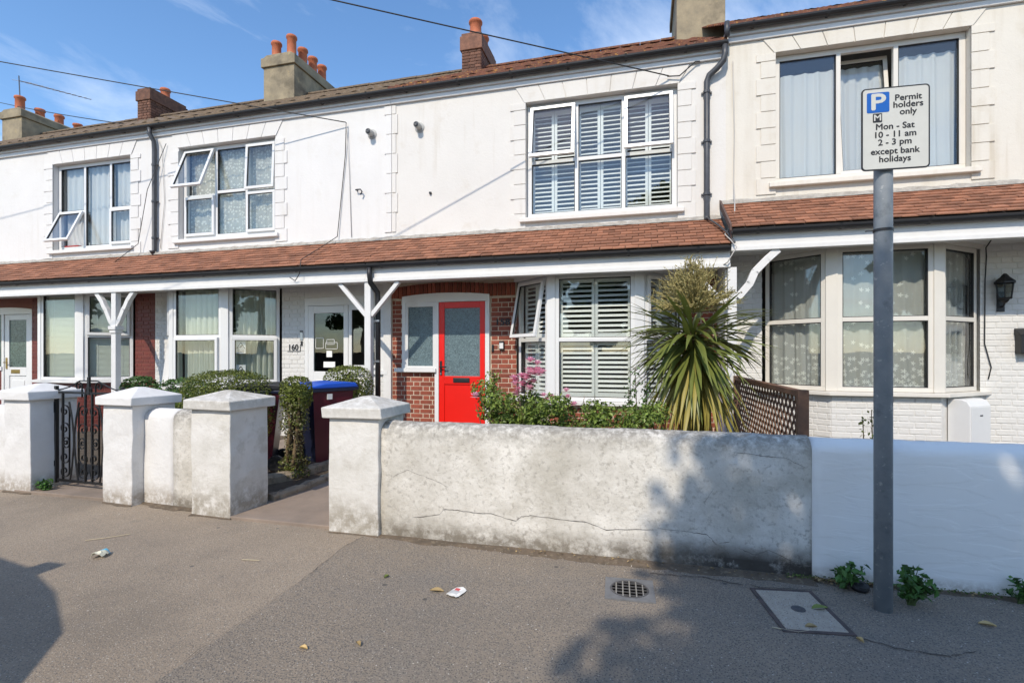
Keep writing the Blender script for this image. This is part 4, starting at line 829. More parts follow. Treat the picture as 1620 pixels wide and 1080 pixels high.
q = MB(); q.box(-.05, .0, -.02, .02, .78, .9); q.box(-.05, .0, -.02, .02, .2, .26); q.build('gate_hinge', M_iron, gt, world=False)

# ================================================================== WHEELIE BINS
def bin_(x, y, rz, label, body, side, lid, z=.03):
    t = thing('wheelie_bin', label, 'bin', (x, y, z), rz, 'wheelie bins in the front garden'); b = MB(); w0, w1, d0, d1 = .22, .275, .24, .31
    vs = [(-w0,-d0,.06),(w0,-d0,.06),(w0,d0-.08,.06),(-w0,d0-.08,.06),(-w1,-d1,.98),(w1,-d1,.98),(w1,d1-.04,.98),(-w1,d1-.04,.98)]
    b.add(vs, [(0,3,2,1),(0,1,5,4),(3,0,4,7),(2,3,7,6)]); b.k = 1; b.add([vs[1], vs[2], vs[6], vs[5]], [(0,1,2,3)]); b.build('bin_body', [body, side], t, world=False, bevel=.02, fix=False)
    q = MB(); q.box(-w1-.02, w1+.02, -d1-.02, d1-.02, .955, 1.0); q.build('bin_rim', body, t, world=False, bevel=.012)
    q = MB(); n = 6; q.add([(sx*(w1+.03), yy, zz) for yy, zz in ((-d1-.05, 1.0), (-d1-.05, 1.03), (-d1*.5, 1.065), (d1*.5, 1.075), (d1-.02, 1.06), (d1+.02, 1.0)) for sx in (-1, 1)], [(2*i, 2*i+1, 2*i+3, 2*i+2) for i in range(5)] + [(10, 11, 1, 0), (0, 2, 4, 6, 8, 10), (11, 9, 7, 5, 3, 1)]); q.build('bin_lid', lid, t, world=False, bevel=.015)
    q = MB(); q.tube([(-w1+.04, d1+.05, 1.02), (w1-.04, d1+.05, 1.02)], .016, 8); q.box(-w1+.03, -w1+.06, d1-.05, d1+.06, .96, 1.03); q.box(w1-.06, w1-.03, d1-.05, d1+.06, .96, 1.03); q.build('bin_handle', body, t, world=False)
    for sx in (-1, 1): q = MB(); q.lathe([(.03, -.025), (.09, -.025), (.1, -.015), (.1, .015), (.09, .025), (.03, .025)], 18); q.build('bin_wheel', M_black, t, (sx*.245, d0-.02, .1), (0, R(90), 0), world=False)
    q = MB(); q.box(w1+.001, w1+.012, -.12, -.05, .86, .93); q.build('bin_label', M_upvc, t, world=False); return t
M_navy = mat('bin_plastic_shaded_navy', (.012, .016, .04), .35, noise=.15); M_maroon = mat('bin_plastic_reflected_maroon', (.085, .010, .020), .35, noise=.3, nscale=3); M_blue = mat('blue_bin_lid', (.01, .09, .55), .35)  # one bin plastic: navy shade and maroon reflection painted in by face
bin_(-4.10, 5.85, R(-24), 'wheelie bin with bright blue lid beside the ragged hedge', M_navy, M_maroon, M_blue); bin_(-4.66, 5.35, R(-60), 'maroon wheelie bin with black lid behind the stained pier', M_navy, M_maroon, M_black)

# ================================================================== PLANTS
def leafmat(name, col, col2=None, rough=.45, isl=.35, trans=.25):
    if name in MATS: return MATS[name]
    m = bpy.data.materials.new(name); m.use_nodes = True; t = m.node_tree; b = t.nodes['Principled BSDF']; A = t.nodes.new; K = t.links.new
    g = A('ShaderNodeNewGeometry'); r = A('ShaderNodeValToRGB'); K(g.outputs['Random Per Island'], r.inputs[0]); c2 = col2 or col
    r.color_ramp.elements[0].color = (*[c*(1-isl) for c in col], 1); r.color_ramp.elements[1].color = (*[c*(1+isl*.6) for c in c2], 1)
    K(r.outputs[0], b.inputs['Base Color']); b.inputs['Roughness'].default_value = rough; b.inputs['Specular IOR Level'].default_value = .4
    tl = A('ShaderNodeBsdfTranslucent'); K(r.outputs[0], tl.inputs[0]); ms = A('ShaderNodeMixShader'); ms.inputs[0].default_value = trans; o = t.nodes['Material Output']
    K(b.outputs[0], ms.inputs[1]); K(tl.outputs[0], ms.inputs[2]); K(ms.outputs[0], o.inputs[0]); MATS[name] = m; return m
def leaves(name, pts, size, m, parent=None, rg=random, asp=.55, out=.6, fold=.25, loc=None, world=True, up=.3):
    """pts: [(position, outward direction)]; each leaf is a folded diamond"""
    vs = []; fs = []
    for p, n in pts:
        n = (Vector(n)*out + Vector((rg.gauss(0, 1), rg.gauss(0, 1), rg.gauss(0, 1)))*.5 + Vector((0, 0, up))).normalized(); a = n.orthogonal().normalized(); a.rotate(Matrix.Rotation(rg.uniform(0, 6.28), 3, n)); c = n.cross(a)
        s = size*rg.uniform(.6, 1.25); k = len(vs); p = Vector(p)
        vs += [p - a*s*.5, p - c*s*asp*.5 + n*s*fold*.5, p + a*s*.5, p + c*s*asp*.5 + n*s*fold*.5]; fs += [(k, k+1, k+2), (k, k+2, k+3)]
    me = bpy.data.meshes.new(name); me.from_pydata([tuple(v) for v in vs], [], fs); me.materials.append(m)
    return link(name, me, parent, loc, None, world)
M_hedge = leafmat('privet_leaf', (.075, .105, .018), (.19, .22, .04), isl=.4); M_hedge2 = leafmat('laurel_leaf', (.04, .085, .02), (.09, .17, .04)); M_rose = leafmat('rose_leaf', (.07, .12, .02), (.24, .32, .065)); M_weed = leafmat('weed_leaf', (.045, .12, .025), (.10, .22, .05))
M_twig = mat('twig_bark', (.13, .09, .055), .9, noise=.3, nscale=15, bump=.4); M_ivy = leafmat('dry_ivy', (.09, .075, .035), (.16, .15, .06))
def hedge(x, y, z0, rx, ry, rz, n, label, m=M_hedge, size=.032, pw=3.2, seed=0, cat='hedge'):
    rg = random.Random(seed); from mathutils import noise as nz
    t = thing('hedge', label, cat, (x, y, 0)); P = []
    while len(P) < n:
        a = rg.uniform(0, 2*pi); cz = rg.uniform(-1, 1); s = math.sqrt(1-cz*cz); d = Vector((s*cos(a), s*sin(a), cz)); k = (abs(d.x)**pw + abs(d.y)**pw + abs(d.z)**pw)**(-1/pw)
        r = k*(rg.uniform(.80, 1.0)**.5)*(1 + .06*nz.noise(d*4 + Vector((seed, 0, 0)))); P.append(((x + d.x*r*rx, y + d.y*r*ry, z0 + rz + d.z*r*rz), d))
    leaves('foliage', P, size, m, t, rg); 
    q = MB(); n_ = 10; vs = []
    core = MB(); 
    for k in range(5): core.tube([(x + rg.uniform(-.4, .4)*rx, y + rg.uniform(-.3, .3)*ry, .0), (x + rg.uniform(-.5, .5)*rx, y + rg.uniform(-.3, .3)*ry, z0 + rz*1.1)], .014, 6)
    core.build('stem', M_twig, t)
    # leafy inside, so that no light shows through the mass
    P = []
    for _ in range(n//5):
        d = Vector((rg.gauss(0, 1), rg.gauss(0, 1), rg.gauss(0, 1))).normalized(); r = rg.uniform(.3, .8); P.append(((x + d.x*r*rx, y + d.y*r*ry, z0 + rz + d.z*r*rz), d))
    leaves('inner_foliage', P, size*1.8, m, t, rg)
    return t
hedge(-4.82, 5.0, .35, .50, .42, .46, 15000, 'large clipped box hedge behind the short round topped wall', size=.027, seed=1)
hedge(-6.45, 5.9, .45, .42, .3, .33, 2600, 'low leafy hedge behind the gate pier near the leaning board', M_hedge2, .05, seed=2); hedge(-7.15, 5.8, .5, .24, .2, .32, 1200, 'small leafy shrub at the foot of the turned porch post', M_hedge2, .06, seed=3)
hedge(-4.15, 6.5, .60, .34, .28, .35, 5200, 'rounded hedge between the blue lidded bin and the porch post', seed=4)
# ragged hedge with a bare stem
hr = hedge(-3.98, 5.15, .80, .165, .16, .20, 2200, 'tall ragged hedge with bare twisted stem beside the blue lidded bin', seed=5); rg = random.Random(9); P = []
for _ in range(2600):
    z = rg.uniform(.02, .9); a = rg.uniform(0, 6.28); r = (.16 if z > .55 else (.11 if z > .25 else .17))*rg.uniform(.5, 1.05); P.append(((-3.98 + r*cos(a), 5.12 + r*sin(a), z), (cos(a), sin(a), .2)))
leaves('straggling_leaves', P[:1300], .034, M_ivy, hr, rg); leaves('low_foliage', [p for p in P[1300:] if p[0][2] < .3 or p[0][2] > .6], .034, M_hedge, hr, rg)
q = MB(); 
for k in range(4): q.tube([(-3.98 + .05*cos(k*1.6), 5.10 + .05*sin(k*1.6), 0), (-3.98 + .07*cos(k*1.6+.7), 5.1 + .07*sin(k*1.6+.7), .3), (-3.98 + .05*cos(k*1.6+1.5), 5.1 + .06*sin(k*1.6+1.5), .6), (-3.98 + .08*cos(k*2), 5.12 + .08*sin(k*2), .95)], [.028, .024, .02, .012], 7)
q.build('twisted_stem', mat('pale_stem', (.15, .105, .055), .9, noise=.3, nscale=20, bump=.5), hr, smooth=True)

# rose bed along the wall
def rose_bush(x, y, w_, hgt, n, label, seed, flowers=(), tall=(), m=M_rose, size=.042, cat='rose bush', name='rose_bush'):
    rg = random.Random(seed); t = thing(name, label, cat, (x, y, 0)); P = []; q = MB()
    for k in range(int(9*w_)+3):
        bx, by = x + rg.uniform(-.5, .5)*w_*.6, y + rg.uniform(-.12, .12); tx, ty, tz = x + rg.uniform(-.5, .5)*w_, y + rg.uniform(-.2, .2), hgt*rg.uniform(.7, 1.0); pp = [Vector((bx, by, 0)), Vector(((bx+tx)/2 + rg.uniform(-.06, .06), (by+ty)/2, tz*.55)), Vector((tx, ty, tz))]; q.tube(pp, [.008, .006, .003], 5)
    for (tx, tz, wd) in tall: q.tube([(x + (tx-x)*.5, y, 0), (tx + .02, y, tz*.6), (tx, y-.02, tz)], [.009, .006, .003], 5)
    cl = [(x + rg.uniform(-.5, .5)*w_, y + rg.uniform(-.22, .22), hgt*rg.uniform(.35, .95)) for _ in range(int(26*w_)+8)]
    for _ in range(n):
        c = cl[rg.randrange(len(cl))]; d = Vector((rg.gauss(0, 1), rg.gauss(0, 1), rg.gauss(0, 1))).normalized(); r = rg.uniform(.3, 1)**.5; P.append(((c[0] + d.x*r*.13, c[1] + d.y*r*.12, max(.03, c[2] + d.z*r*.11)), d))
    for (tx, tz, wd) in tall:
        for _ in range(int(260*wd/.1)):
            z = rg.uniform(hgt*.6, tz); d = Vector((rg.gauss(0, 1), rg.gauss(0, 1), rg.gauss(0, .5))).normalized(); P.append(((tx + d.x*wd*rg.random(), y - .02 + d.y*wd*rg.random(), z), d))
    q.build('stems', M_twig, t); leaves('foliage', P, size, m, t, rg)
    for (fx, fz, s, pale) in flowers:
        P = []; c = (fx, y-.06 + rg.uniform(-.06, .06), fz)
        f = MB()
        for ring, (nn, rr, tilt) in enumerate(((3, .35, 1.3), (5, .6, .9), (7, .8, .35), (7, .8, -.25))):
            for k in range(nn):
                a = 2*pi*k/nn + ring*.5 + rg.uniform(-.15, .15); w2 = s*.36; l2 = s*rr*.62
                d = Vector((cos(a)*cos(tilt), sin(a)*cos(tilt), sin(tilt))); sd_ = Vector((-sin(a), cos(a), 0)); base = Vector(c)
                f.add([base + sd_*-.12*w2, base + sd_*.12*w2, base + d*l2*.6 + sd_*w2*.5, base + d*l2 + Vector((0, 0, s*.05)), base + d*l2*.6 - sd_*w2*.5], [(0, 1, 2, 4), (4, 2, 3)])
        f.build('rose_flower', leafmat('pink_petal' if not pale else 'pale_pink_petal', (.74, .24, .40) if not pale else (.80, .52, .58), (.85, .48, .58), .6, .15, .3), t, fix=False)
    return t
fl = [(-1.60, 1.05, .13, 1)] ; cl2 = []
rr = random.Random(5)
for k in range(12): cl2.append((-1.02 + rr.gauss(0, .045), 1.30 + rr.gauss(0, .045), .12, rr.random() < .4))
for k in range(10): cl2.append((-1.17 + rr.gauss(0, .06), 1.16 + rr.gauss(0, .04), .11, rr.random() < .4))
rose_bush(-1.25, 4.75, .68, 1.18, 5600, 'pink rose bush in bloom growing in front of the open bay casement', 1, fl + cl2, [(-1.42, 1.30, .10), (-1.05, 1.2, .07)])
rose_bush(-.70, 4.7, .66, 1.07, 4600, 'low rose bush with a few pale flowers in the middle of the bed', 2, [(-.83, 1.06, .10, 0), (-.87, 1.04, .09, 1), (-.70, 1.12, .09, 1), (-.62, 1.0, .09, 1), (-.9, 1.08, .08, 1), (-.68, 1.07, .07, 0)], [(-.75, 1.02, .03)])
rose_bush(-.18, 4.7, .62, .99, 3400, 'green leafy shrub without flowers at the right of the bed', 3, (), (), cat='shrub', name='shrub'); rose_bush(-.03, 4.95, .18, .5, 240, 'slender upright shrub with small leaves before the bay window', 4, (), [(-.08, 1.34, .075), (.02, 1.2, .07), (-.14, 1.15, .07)], M_hedge2, .04, 'shrub', 'shrub')
rose_bush(1.75, 4.6, .12, .5, 60, 'thin sprig showing above the white wall near the lattice', 6, (), [(1.74, 1.02, .03), (1.68, .96, .03)], M_hedge, .03, 'shrub', 'shrub')

# cordyline (cabbage palm)
cx, cy = .50, 5.55
cp = thing('cabbage_palm', 'spiky cabbage palm with cream flower plume and drooping yellowed skirt', 'palm', (cx, cy, 0)); rg = random.Random(12)
q = MB(); q.tube([(cx, cy, 0), (cx+.01, cy, .5), (cx-.01, cy, 1.0), (cx, cy, 1.6)], [.075, .065, .06, .05], 12); q.build('trunk', mat('palm_trunk', (.16, .11, .07), .95, noise=.35, nscale=20, bump=.8, bscale=40), cp, smooth=True)
M_pg = leafmat('palm_leaf_green', (.095, .125, .028), (.19, .22, .055), .38, .3, .2); M_py = leafmat('palm_leaf_yellowing', (.26, .25, .05), (.42, .35, .09), .45, .3, .25); M_pd = leafmat('palm_leaf_dry', (.16, .10, .04), (.28, .19, .08), .7, .3, .15)
def blade(L_, w_, droop, m, seed):
    g = random.Random(seed); n = 7; vs = []; e = R(0); p = Vector((0, 0, 0)); ang = 0
    for k in range(n+1):
        t = k/n; ww = w_*(.45 + 1.1*t if t < .5 else 2*(1-t)**.8*1.0)*.5 if k < n else 0.001; ww = max(ww, .001)
        vs += [(p.x, -ww, p.z + ww*.35), (p.x, 0, p.z), (p.x, ww, p.z + ww*.35)]; ang = -droop*t**1.5; p = p + Vector((cos(ang), 0, sin(ang)))*L_/n
    b = MB(); b.add(vs, [(k*3+j, k*3+j+1, k*3+j+4, k*3+j+3) for k in range(n) for j in range(2)])
    me = bpy.data.meshes.new('leaf'); me.from_pydata(b.v, [], b.f); me.materials.append(m); me.polygons.foreach_set('use_smooth', [True]*len(me.polygons)); return me
BG = [blade(l, .05, d, M_pg, i) for i, (l, d) in enumerate(((.74, .15), (.80, .4), (.80, .75), (.74, 1.15)))]; BY = [blade(l, .046, d, M_py, i) for i, (l, d) in enumerate(((.84, .4), (.92, .55), (.80, .7)))]; BD = [blade(l, .032, d, M_pd, i) for i, (l, d) in enumerate(((.6, .3), (.7, .2)))]
def place(me, z, az, el):
    link('leaf', me, cp, (cx + cos(az)*.04, cy + sin(az)*.04, z), Euler((rg.uniform(-.25, .25), -el, az), 'XYZ'))
for k in range(190): place(BG[rg.randrange(4)], rg.uniform(1.48, 1.74), rg.uniform(0, 6.28), R(rg.uniform(-34, 40)))
for k in range(26): place(BG[rg.randrange(2)], rg.uniform(1.38, 1.58), rg.uniform(0, 6.28), R(rg.uniform(-65, -20)))
for k in range(140): place(BY[rg.randrange(3)], rg.uniform(1.25, 1.56), rg.uniform(0, 6.28), R(rg.uniform(-80, -38)))
for k in range(40): place(BD[rg.randrange(2)], rg.uniform(1.0, 1.25), rg.uniform(0, 6.28), R(rg.uniform(-88, -70)))
# flower plume: branching sprays with small cream buds
q = MB(); vs = []; fs = []; M_pl = leafmat('plume_cream', (.30, .26, .10), (.50, .43, .19), .7, .3, .2)
for k in range(170):
    az = rg.uniform(0, 6.28); el = R(rg.uniform(2, 86)); L_ = rg.uniform(.33, .46) + (.08 if el > 1.35 else 0); d = Vector((cos(az)*cos(el), sin(az)*cos(el), sin(el)*1.02)); p0 = Vector((cx, cy-.10, 1.89)); p1 = p0 + d*L_*.55; p2 = p0 + d*L_ + Vector((0, 0, .03)); q.tube([p0, p1, p2], [.006, .004, .002], 4)
    for j in range(7):
        b0 = p0.lerp(p2, rg.uniform(.35, 1)); dd = (d + Vector((rg.gauss(0, .5), rg.gauss(0, .5), rg.gauss(0, .4)))).normalized(); b1 = b0 + dd*rg.uniform(.06, .13); q.tube([b0, b1], [.003, .0015], 3)
        for i in range(9): fs.append((b0.lerp(b1, rg.random()), dd))
q.build('plume_stalks', M_pl, cp); leaves('plume_buds', fs, .018, M_pl, cp, rg, asp=.8)

# lattice fence between the gardens
tf = thing('lattice_fence', 'brown wooden lattice fence panel between the two gardens', 'fence', (1.13, 5.6, 0)); M_tim = ramp_mat('stained_timber', [(.20, .10, .055), (.12, .06, .035)], 8, rough=.75, bump=.4)
y0, y1, zt, zb = 4.18, 6.86, 1.19, .08
q = MB(); q.box(1.10, 1.165, y0, y1, zt-.045, zt); q.build('top_rail', M_tim, tf, bevel=.004); q = MB(); q.box(1.10, 1.165, y0, y1, zb, zb+.045); q.build('bottom_rail', M_tim, tf, bevel=.004)
for y in (y0-.03, y1): q = MB(); q.box(1.095, 1.17, y-.03, y+.03, 0, zt+.005); q.build('fence_post', M_tim, tf, bevel=.004)
hgt = zt - .045 - zb - .045
for dr_ in (1, -1):
    y = y0 - hgt
    while y < y1:
        a, c = (y, zb+.045), (y + hgt, zt-.045)
        ya, yc = max(y0, a[0]), min(y1, c[0])
        if yc - ya > .05:
            za = a[1] + (ya - a[0]); zc = a[1] + (yc - a[0])
            if dr_ < 0: za, zc = zt-.045 - (za - zb-.045), zt-.045 - (zc - zb-.045)
            q = MB(); X_ = 1.125 if dr_ > 0 else 1.14; q.bar((X_, ya, za), (X_, yc, zc), .008, .022, (0, 0, 1)); q.build('lath', M_tim, tf)
        y += .115

# ================================================================== PARKING SIGN
ps = thing('parking_sign', 'grey post with white permit parking sign beside the white wall', 'sign', (1.32, 3.32, 0))
M_post = ramp_mat('galvanised_post', [(.20, .228, .255), (.26, .285, .31)], 9, rough=.5, bump=.1, stain=[(22, .6, .66, (.48, .49, .49), .8), (7, .56, .7, (.10, .115, .135), .8)])
q = MB(); q.lathe([(.046, -.05), (.046, 2.92), (.042, 2.945), (.02, 2.955), (.002, 2.957)], 24); q.build('post', M_post, ps, world=False, smooth=True)
for z in (2.16, 2.60, 2.85): q = MB(); q.lathe([(.0465, -.008), (.049, -.008), (.049, .008), (.0465, .008)], 20); q.box(-.05, -.09, -.01, .004, -.002, .002) if z < 2.2 else None; q.build('clamp_band', M_black if z < 2.2 else M_steel, ps, (0, 0, z), world=False)
def rrect(w_, h_, r, n=5): return [(sx*(w_/2-r) + r*cos(a0 + pi/2*k/n), sz*(h_/2-r) + r*sin(a0 + pi/2*k/n)) for sx, sz, a0 in ((1, 1, 0), (-1, 1, pi/2), (-1, -1, pi), (1, -1, 1.5*pi)) for k in range(n+1)]
SX, SY, SZ, SR = .035, -.056, 2.715, (0, 0, R(3))
plate = MB().prism(rrect(.338, .462, .022), -.002, .002, 'y').build('sign_plate', M_black, ps, (SX, SY, SZ), SR, world=False)
M_signw = mat('sign_face', (.56, .56, .52), .35, noise=.05, nscale=8); face = MB().prism(rrect(.322, .446, .016), -.0035, -.0021, 'y').build('sign_face', M_signw, plate, world=False)
MB().prism([(a[0]-.086, a[1]+.148) for a in rrect(.112, .112, .008)], -.0048, -.0036, 'y').build('blue_panel', mat('sign_blue', (.005, .10, .42), .35), plate, world=False)
MB().prism([(a[0]-.089, a[1]+.062) for a in rrect(.046, .05, .004)], -.0048, -.0036, 'y').build('zone_panel', M_black, plate, world=False)
RX = (R(90), 0, 0)
lettering('symbol', 'P', .125, M_signw, plate, (-.088, -.0052, .147), RX, False, bold=.0035, ext=.0003, sx=1.25); lettering('symbol', 'M', .048, M_signw, plate, (-.089, -.0052, .0615), RX, False, bold=.001, ext=.0003, sx=1.1)
for tx, x, z in (('Permit', .062, .165), ('holders', .062, .126), ('only', .062, .086), ('Mon - Sat', -.003, .010), ('10 - 11 am', -.003, -.035), ('2 - 3 pm', -.003, -.078), ('except bank', -.003, -.128), ('holidays', -.003, -.172)):
    lettering('lettering', tx, .0475, M_black, plate, (x, -.0042, z), RX, False, bold=.0013, ext=.0003, sx=1.03)

# ================================================================== THINGS IN AND ON THE PAVEMENT
M_cast = ramp_mat('cast_iron', [(.10, .095, .095), (.06, .058, .058)], 12, rough=.6, bump=.4)
dg = thing('drain_cover', 'small square drain cover with round grid before the long wall', 'drain cover', (-.085, 3.20, .004), R(3))
q = MB(); n = 32; S = .148; vs = []; 
for k in range(n):
    a = 2*pi*k/n; m_ = max(abs(cos(a)), abs(sin(a))); vs += [(.118*cos(a), .118*sin(a), .008), (S*cos(a)/m_, S*sin(a)/m_, .008), (S*cos(a)/m_, S*sin(a)/m_, -.02), (.118*cos(a), .118*sin(a), -.03)]
q.add(vs, [(4*k+j, 4*((k+1) % n)+j, 4*((k+1) % n)+(j+1) % 4, 4*k+(j+1) % 4) for k in range(n) for j in range(4)]); q.build('cover_frame', mat('cover_grey', (.15, .15, .15), .6, noise=.3, nscale=15), dg, world=False)
q = MB(); q.lathe([(.117, -.03), (.117, .002), (0.0, .002)], 28); q.build('drain_well', mat('drain_dark', (.022, .02, .018), .9), dg, world=False)
q = MB(); q.lathe([(.107, .0025), (.117, .0025), (.117, .010), (.107, .010), (.107, .0025)], 32); q.build('grid_ring', M_cast, dg, world=False)
for k in range(-2, 3): hw = math.sqrt(.107**2 - (k*.04)**2); q = MB(); q.box(k*.04-.004, k*.04+.004, -hw, hw, .003, .011); q.build('grid_bar', M_steel, dg, world=False, bevel=.001); q = MB(); q.box(-hw, hw, k*.04-.003, k*.04+.003, .003, .0085); q.build('grid_bar', M_cast, dg, world=False)
wc = thing('access_cover', 'rectangular concrete access cover with metal edge near the sign post', 'access cover', (.85, 3.19, .004), R(8))
M_agg = ramp_mat('exposed_aggregate', [(.46, .395, .31), (.37, .315, .25)], 14, rough=.9, bump=.6, speck=[(70, .25, (.13, .12, .11)), (45, .2, (.50, .47, .42))])
q = MB(); q.box(-.155, .155, -.225, .225, -.02, .007); q.build('cover_slab', M_agg, wc, world=False, bevel=.003)
M_rust = ramp_mat('rusty_edge', [(.12, .085, .075), (.07, .055, .05)], 14, rough=.8, bump=.4)
for r_ in ((-.18, -.157, -.25, .25), (.157, .18, -.25, .25), (-.157, .157, -.25, -.227), (-.157, .157, .227, .25)): q = MB(); q.box(r_[0], r_[1], r_[2], r_[3], -.02, .006); q.build('cover_edge', M_rust, wc, world=False)
q = MB(); q.lathe([(.0, .008), (.018, .008), (.02, .011), (.036, .011), (.038, .007)], 20); q.build('key_hole', M_cast, wc, world=False)
def weed(x, y, hgt, r, n, label, seed):
    rg = random.Random(seed); t = thing('weed', label, 'weed', (x, y, 0), 0, 'weeds at the foot of the walls'); q = MB(); P = []
    for k in range(n):
        a = rg.uniform(0, 6.28); rr_ = r*rg.uniform(.2, 1); tip = Vector((x + rr_*cos(a), y + rr_*sin(a)*.6, hgt*rg.uniform(.45, 1))); q.tube([(x + rg.uniform(-.02, .02), y, 0), (x + rr_*.4*cos(a), y + .3*rr_*sin(a), tip.z*.6), tip], [.004, .003, .002], 4)
        for j in range(9):
            f = rg.uniform(.35, 1.05); P.append((Vector((x, y, 0)).lerp(tip, f) + Vector((rg.gauss(0, .015), rg.gauss(0, .015), .01)), (cos(a), sin(a), .6)))
    q.build('stems', leafmat('weed_stem', (.10, .14, .05)), t); leaves('foliage', P, .05, M_weed, t, rg, .6, .4)
weed(1.20, 3.56, .15, .13, 18, 'low green weed at the joint of the two walls', 1); weed(1.50, 3.42, .20, .12, 24, 'bushy green weed growing right of the sign post', 2); weed(2.13, 3.60, .15, .08, 10, 'small green weed at the right edge below the white wall', 3); weed(-6.12, 3.92, .12, .10, 14, 'green weed at the foot of the pier left of the gate', 4)
# litter
def crumple(name, x, y, sx, sy, rz, mats, label, cat, split=None, h_=.01, seed=0, z=.006):
    rg = random.Random(seed); n = 5; b = MB(); vs = [((i/n-.5)*sx*(1 - .12*((j/n-.5)*2)**2), (j/n-.5)*sy*(1 - .1*((i/n-.5)*2)**2), z + .002 + h_*rg.random() + h_*1.2*(1-((i/n-.5)*2)**2)) for j in range(n+1) for i in range(n+1)]
    for j in range(n):
        for i in range(n):
            b.k = split(i, j) if split else 0; b.add([vs[j*(n+1)+i], vs[j*(n+1)+i+1], vs[(j+1)*(n+1)+i+1], vs[(j+1)*(n+1)+i]], [(0, 1, 2, 3)])
    o = b.build(name, mats, None, (x, y, 0), (0, 0, rz), fix=False); s = o.modifiers.new('s', 'SOLIDIFY'); s.thickness = .002; return tag(o, label, cat)
M_pap = mat('litter_paper', (.72, .70, .65), .5, noise=.12, nscale=30)
crumple('drink_carton', -3.79, 2.78, .09, .10, R(20), [mat('carton_cream', (.66, .64, .50), .5), mat('carton_blue', (.10, .42, .60), .5), mat('carton_orange', (.70, .30, .04), .5)], 'small crushed drink carton with blue and orange print on the pavement', 'carton', lambda i, j: 1 if j == 4 else (2 if j == 3 and 0 < i < 4 else 0), .022, 1)
crumple('paper_wrapper', -1.10, 2.885, .085, .12, R(-15), [M_pap, mat('wrapper_red', (.55, .08, .08), .5), mat('wrapper_grey', (.50, .50, .49), .5)], 'crumpled white paper wrapper with red print on the pavement', 'wrapper', lambda i, j: 1 if (i in (1, 2) and j == 3) else (2 if j in (1, 2) and i != 4 else 0), .006, 2, .01)
M_dry = mat('dry_leaf', (.42, .30, .13), .7, noise=.2, nscale=30, rnd=.3); M_fall = mat('fallen_green_leaf', (.16, .20, .04), .6, noise=.2, nscale=30)
def fallen(x, y, L_, rz, m, label, cat='leaf'):
    b = MB(); n = 6; vs = []
    for k in range(n+1):
        t = k/n; w_ = L_*.26*sin(pi*min(1, t*1.02+.02)) ; vs += [((t-.5)*L_, -w_, .010 + .012*sin(pi*t)), ((t-.5)*L_, 0, .007), ((t-.5)*L_, w_, .014 + .008*sin(pi*t))]
    b.add(vs, [(k*3+j, k*3+j+1, k*3+j+4, k*3+j+3) for k in range(n) for j in range(2)]); return tag(b.build('fallen_leaf', m, None, (x, y, .002), (0, 0, rz), fix=False), label, cat, 'fallen leaves')
fallen(-1.225, 2.88, .085, .1, M_dry, 'dry yellow leaf just left of the paper wrapper'); fallen(1.78, 3.26, .075, -.2, M_dry, 'yellowish leaf on the pavement at the far right'); fallen(.97, 3.23, .10, .4, M_fall, 'pale green leaf on the right side of the access cover'); fallen(.86, 3.0, .06, .2, M_dry, 'brown leaf at the near edge of the access cover')
for i, (u, v, l) in enumerate(((-1.62, 2.15, 'small brown leaf on the pavement at the bottom centre left'), (-1.62, 2.98, 'small greenish leaf on the pavement left of the wrapper below the pier'), (-1.38, 2.25, 'tiny curled leaf on the pavement below the paper wrapper'), (1.40, 2.62, 'tiny yellow leaf on the shaded pavement right of the access cover'), (1.06, 2.92, 'pale scrap of leaf just below the access cover'))): fallen(u, v, .045, i*1.3, M_dry if i != 1 else M_fall, l)
def stick(pts, label): q = MB(); q.tube([(x, y, .008) for x, y in pts], .003, 5); tag(q.build('straw_stalk', mat('straw', (.50, .42, .28), .8)), label, 'straw', 'dry stalks on the pavement')
stick([(-4.22, 2.98), (-4.12, 3.06), (-4.02, 3.18)], 'long dry stalk on the pavement above the drink carton'); stick([(.66, 2.95), (.78, 2.93), (.84, 2.96)], 'bent dry stalk at the lower edge of the access cover'); stick([(-2.75, 2.98), (-2.62, 3.0)], 'short pale stalk on the pavement before the open entrance')
rg = random.Random(77); P = []
for _ in range(900):
    if rg.random() < .55: x, y = rg.uniform(-7, 5), 3.62 - abs(rg.gauss(0, .10))
    else: x, y = rg.uniform(-6, 4), rg.uniform(.9, 3.6)
    if -.25 < x < .08 and 3.0 < y < 3.36: continue
    P.append(((x, y, .008), (0, 0, 3)))
o = leaves('pavement_debris', P, .011, leafmat('debris', (.20, .16, .10), (.55, .50, .42), .9, .5, 0), None, rg, .6, 1.2, .1, up=1); stuff(o); o['label'] = 'tiny scraps of leaf and grit scattered over the pavement'; o['category'] = 'debris'
q = MB(); q.lathe([(.045, .0), (.055, .02), (.05, .035), (.02, .04), (.0, .03)], 16); tag(q.build('plastic_cap', M_black, None, (1.285, 3.56, .01), (.15, .1, 0)), 'black round plastic cap lying in the weeds by the white wall', 'cap')

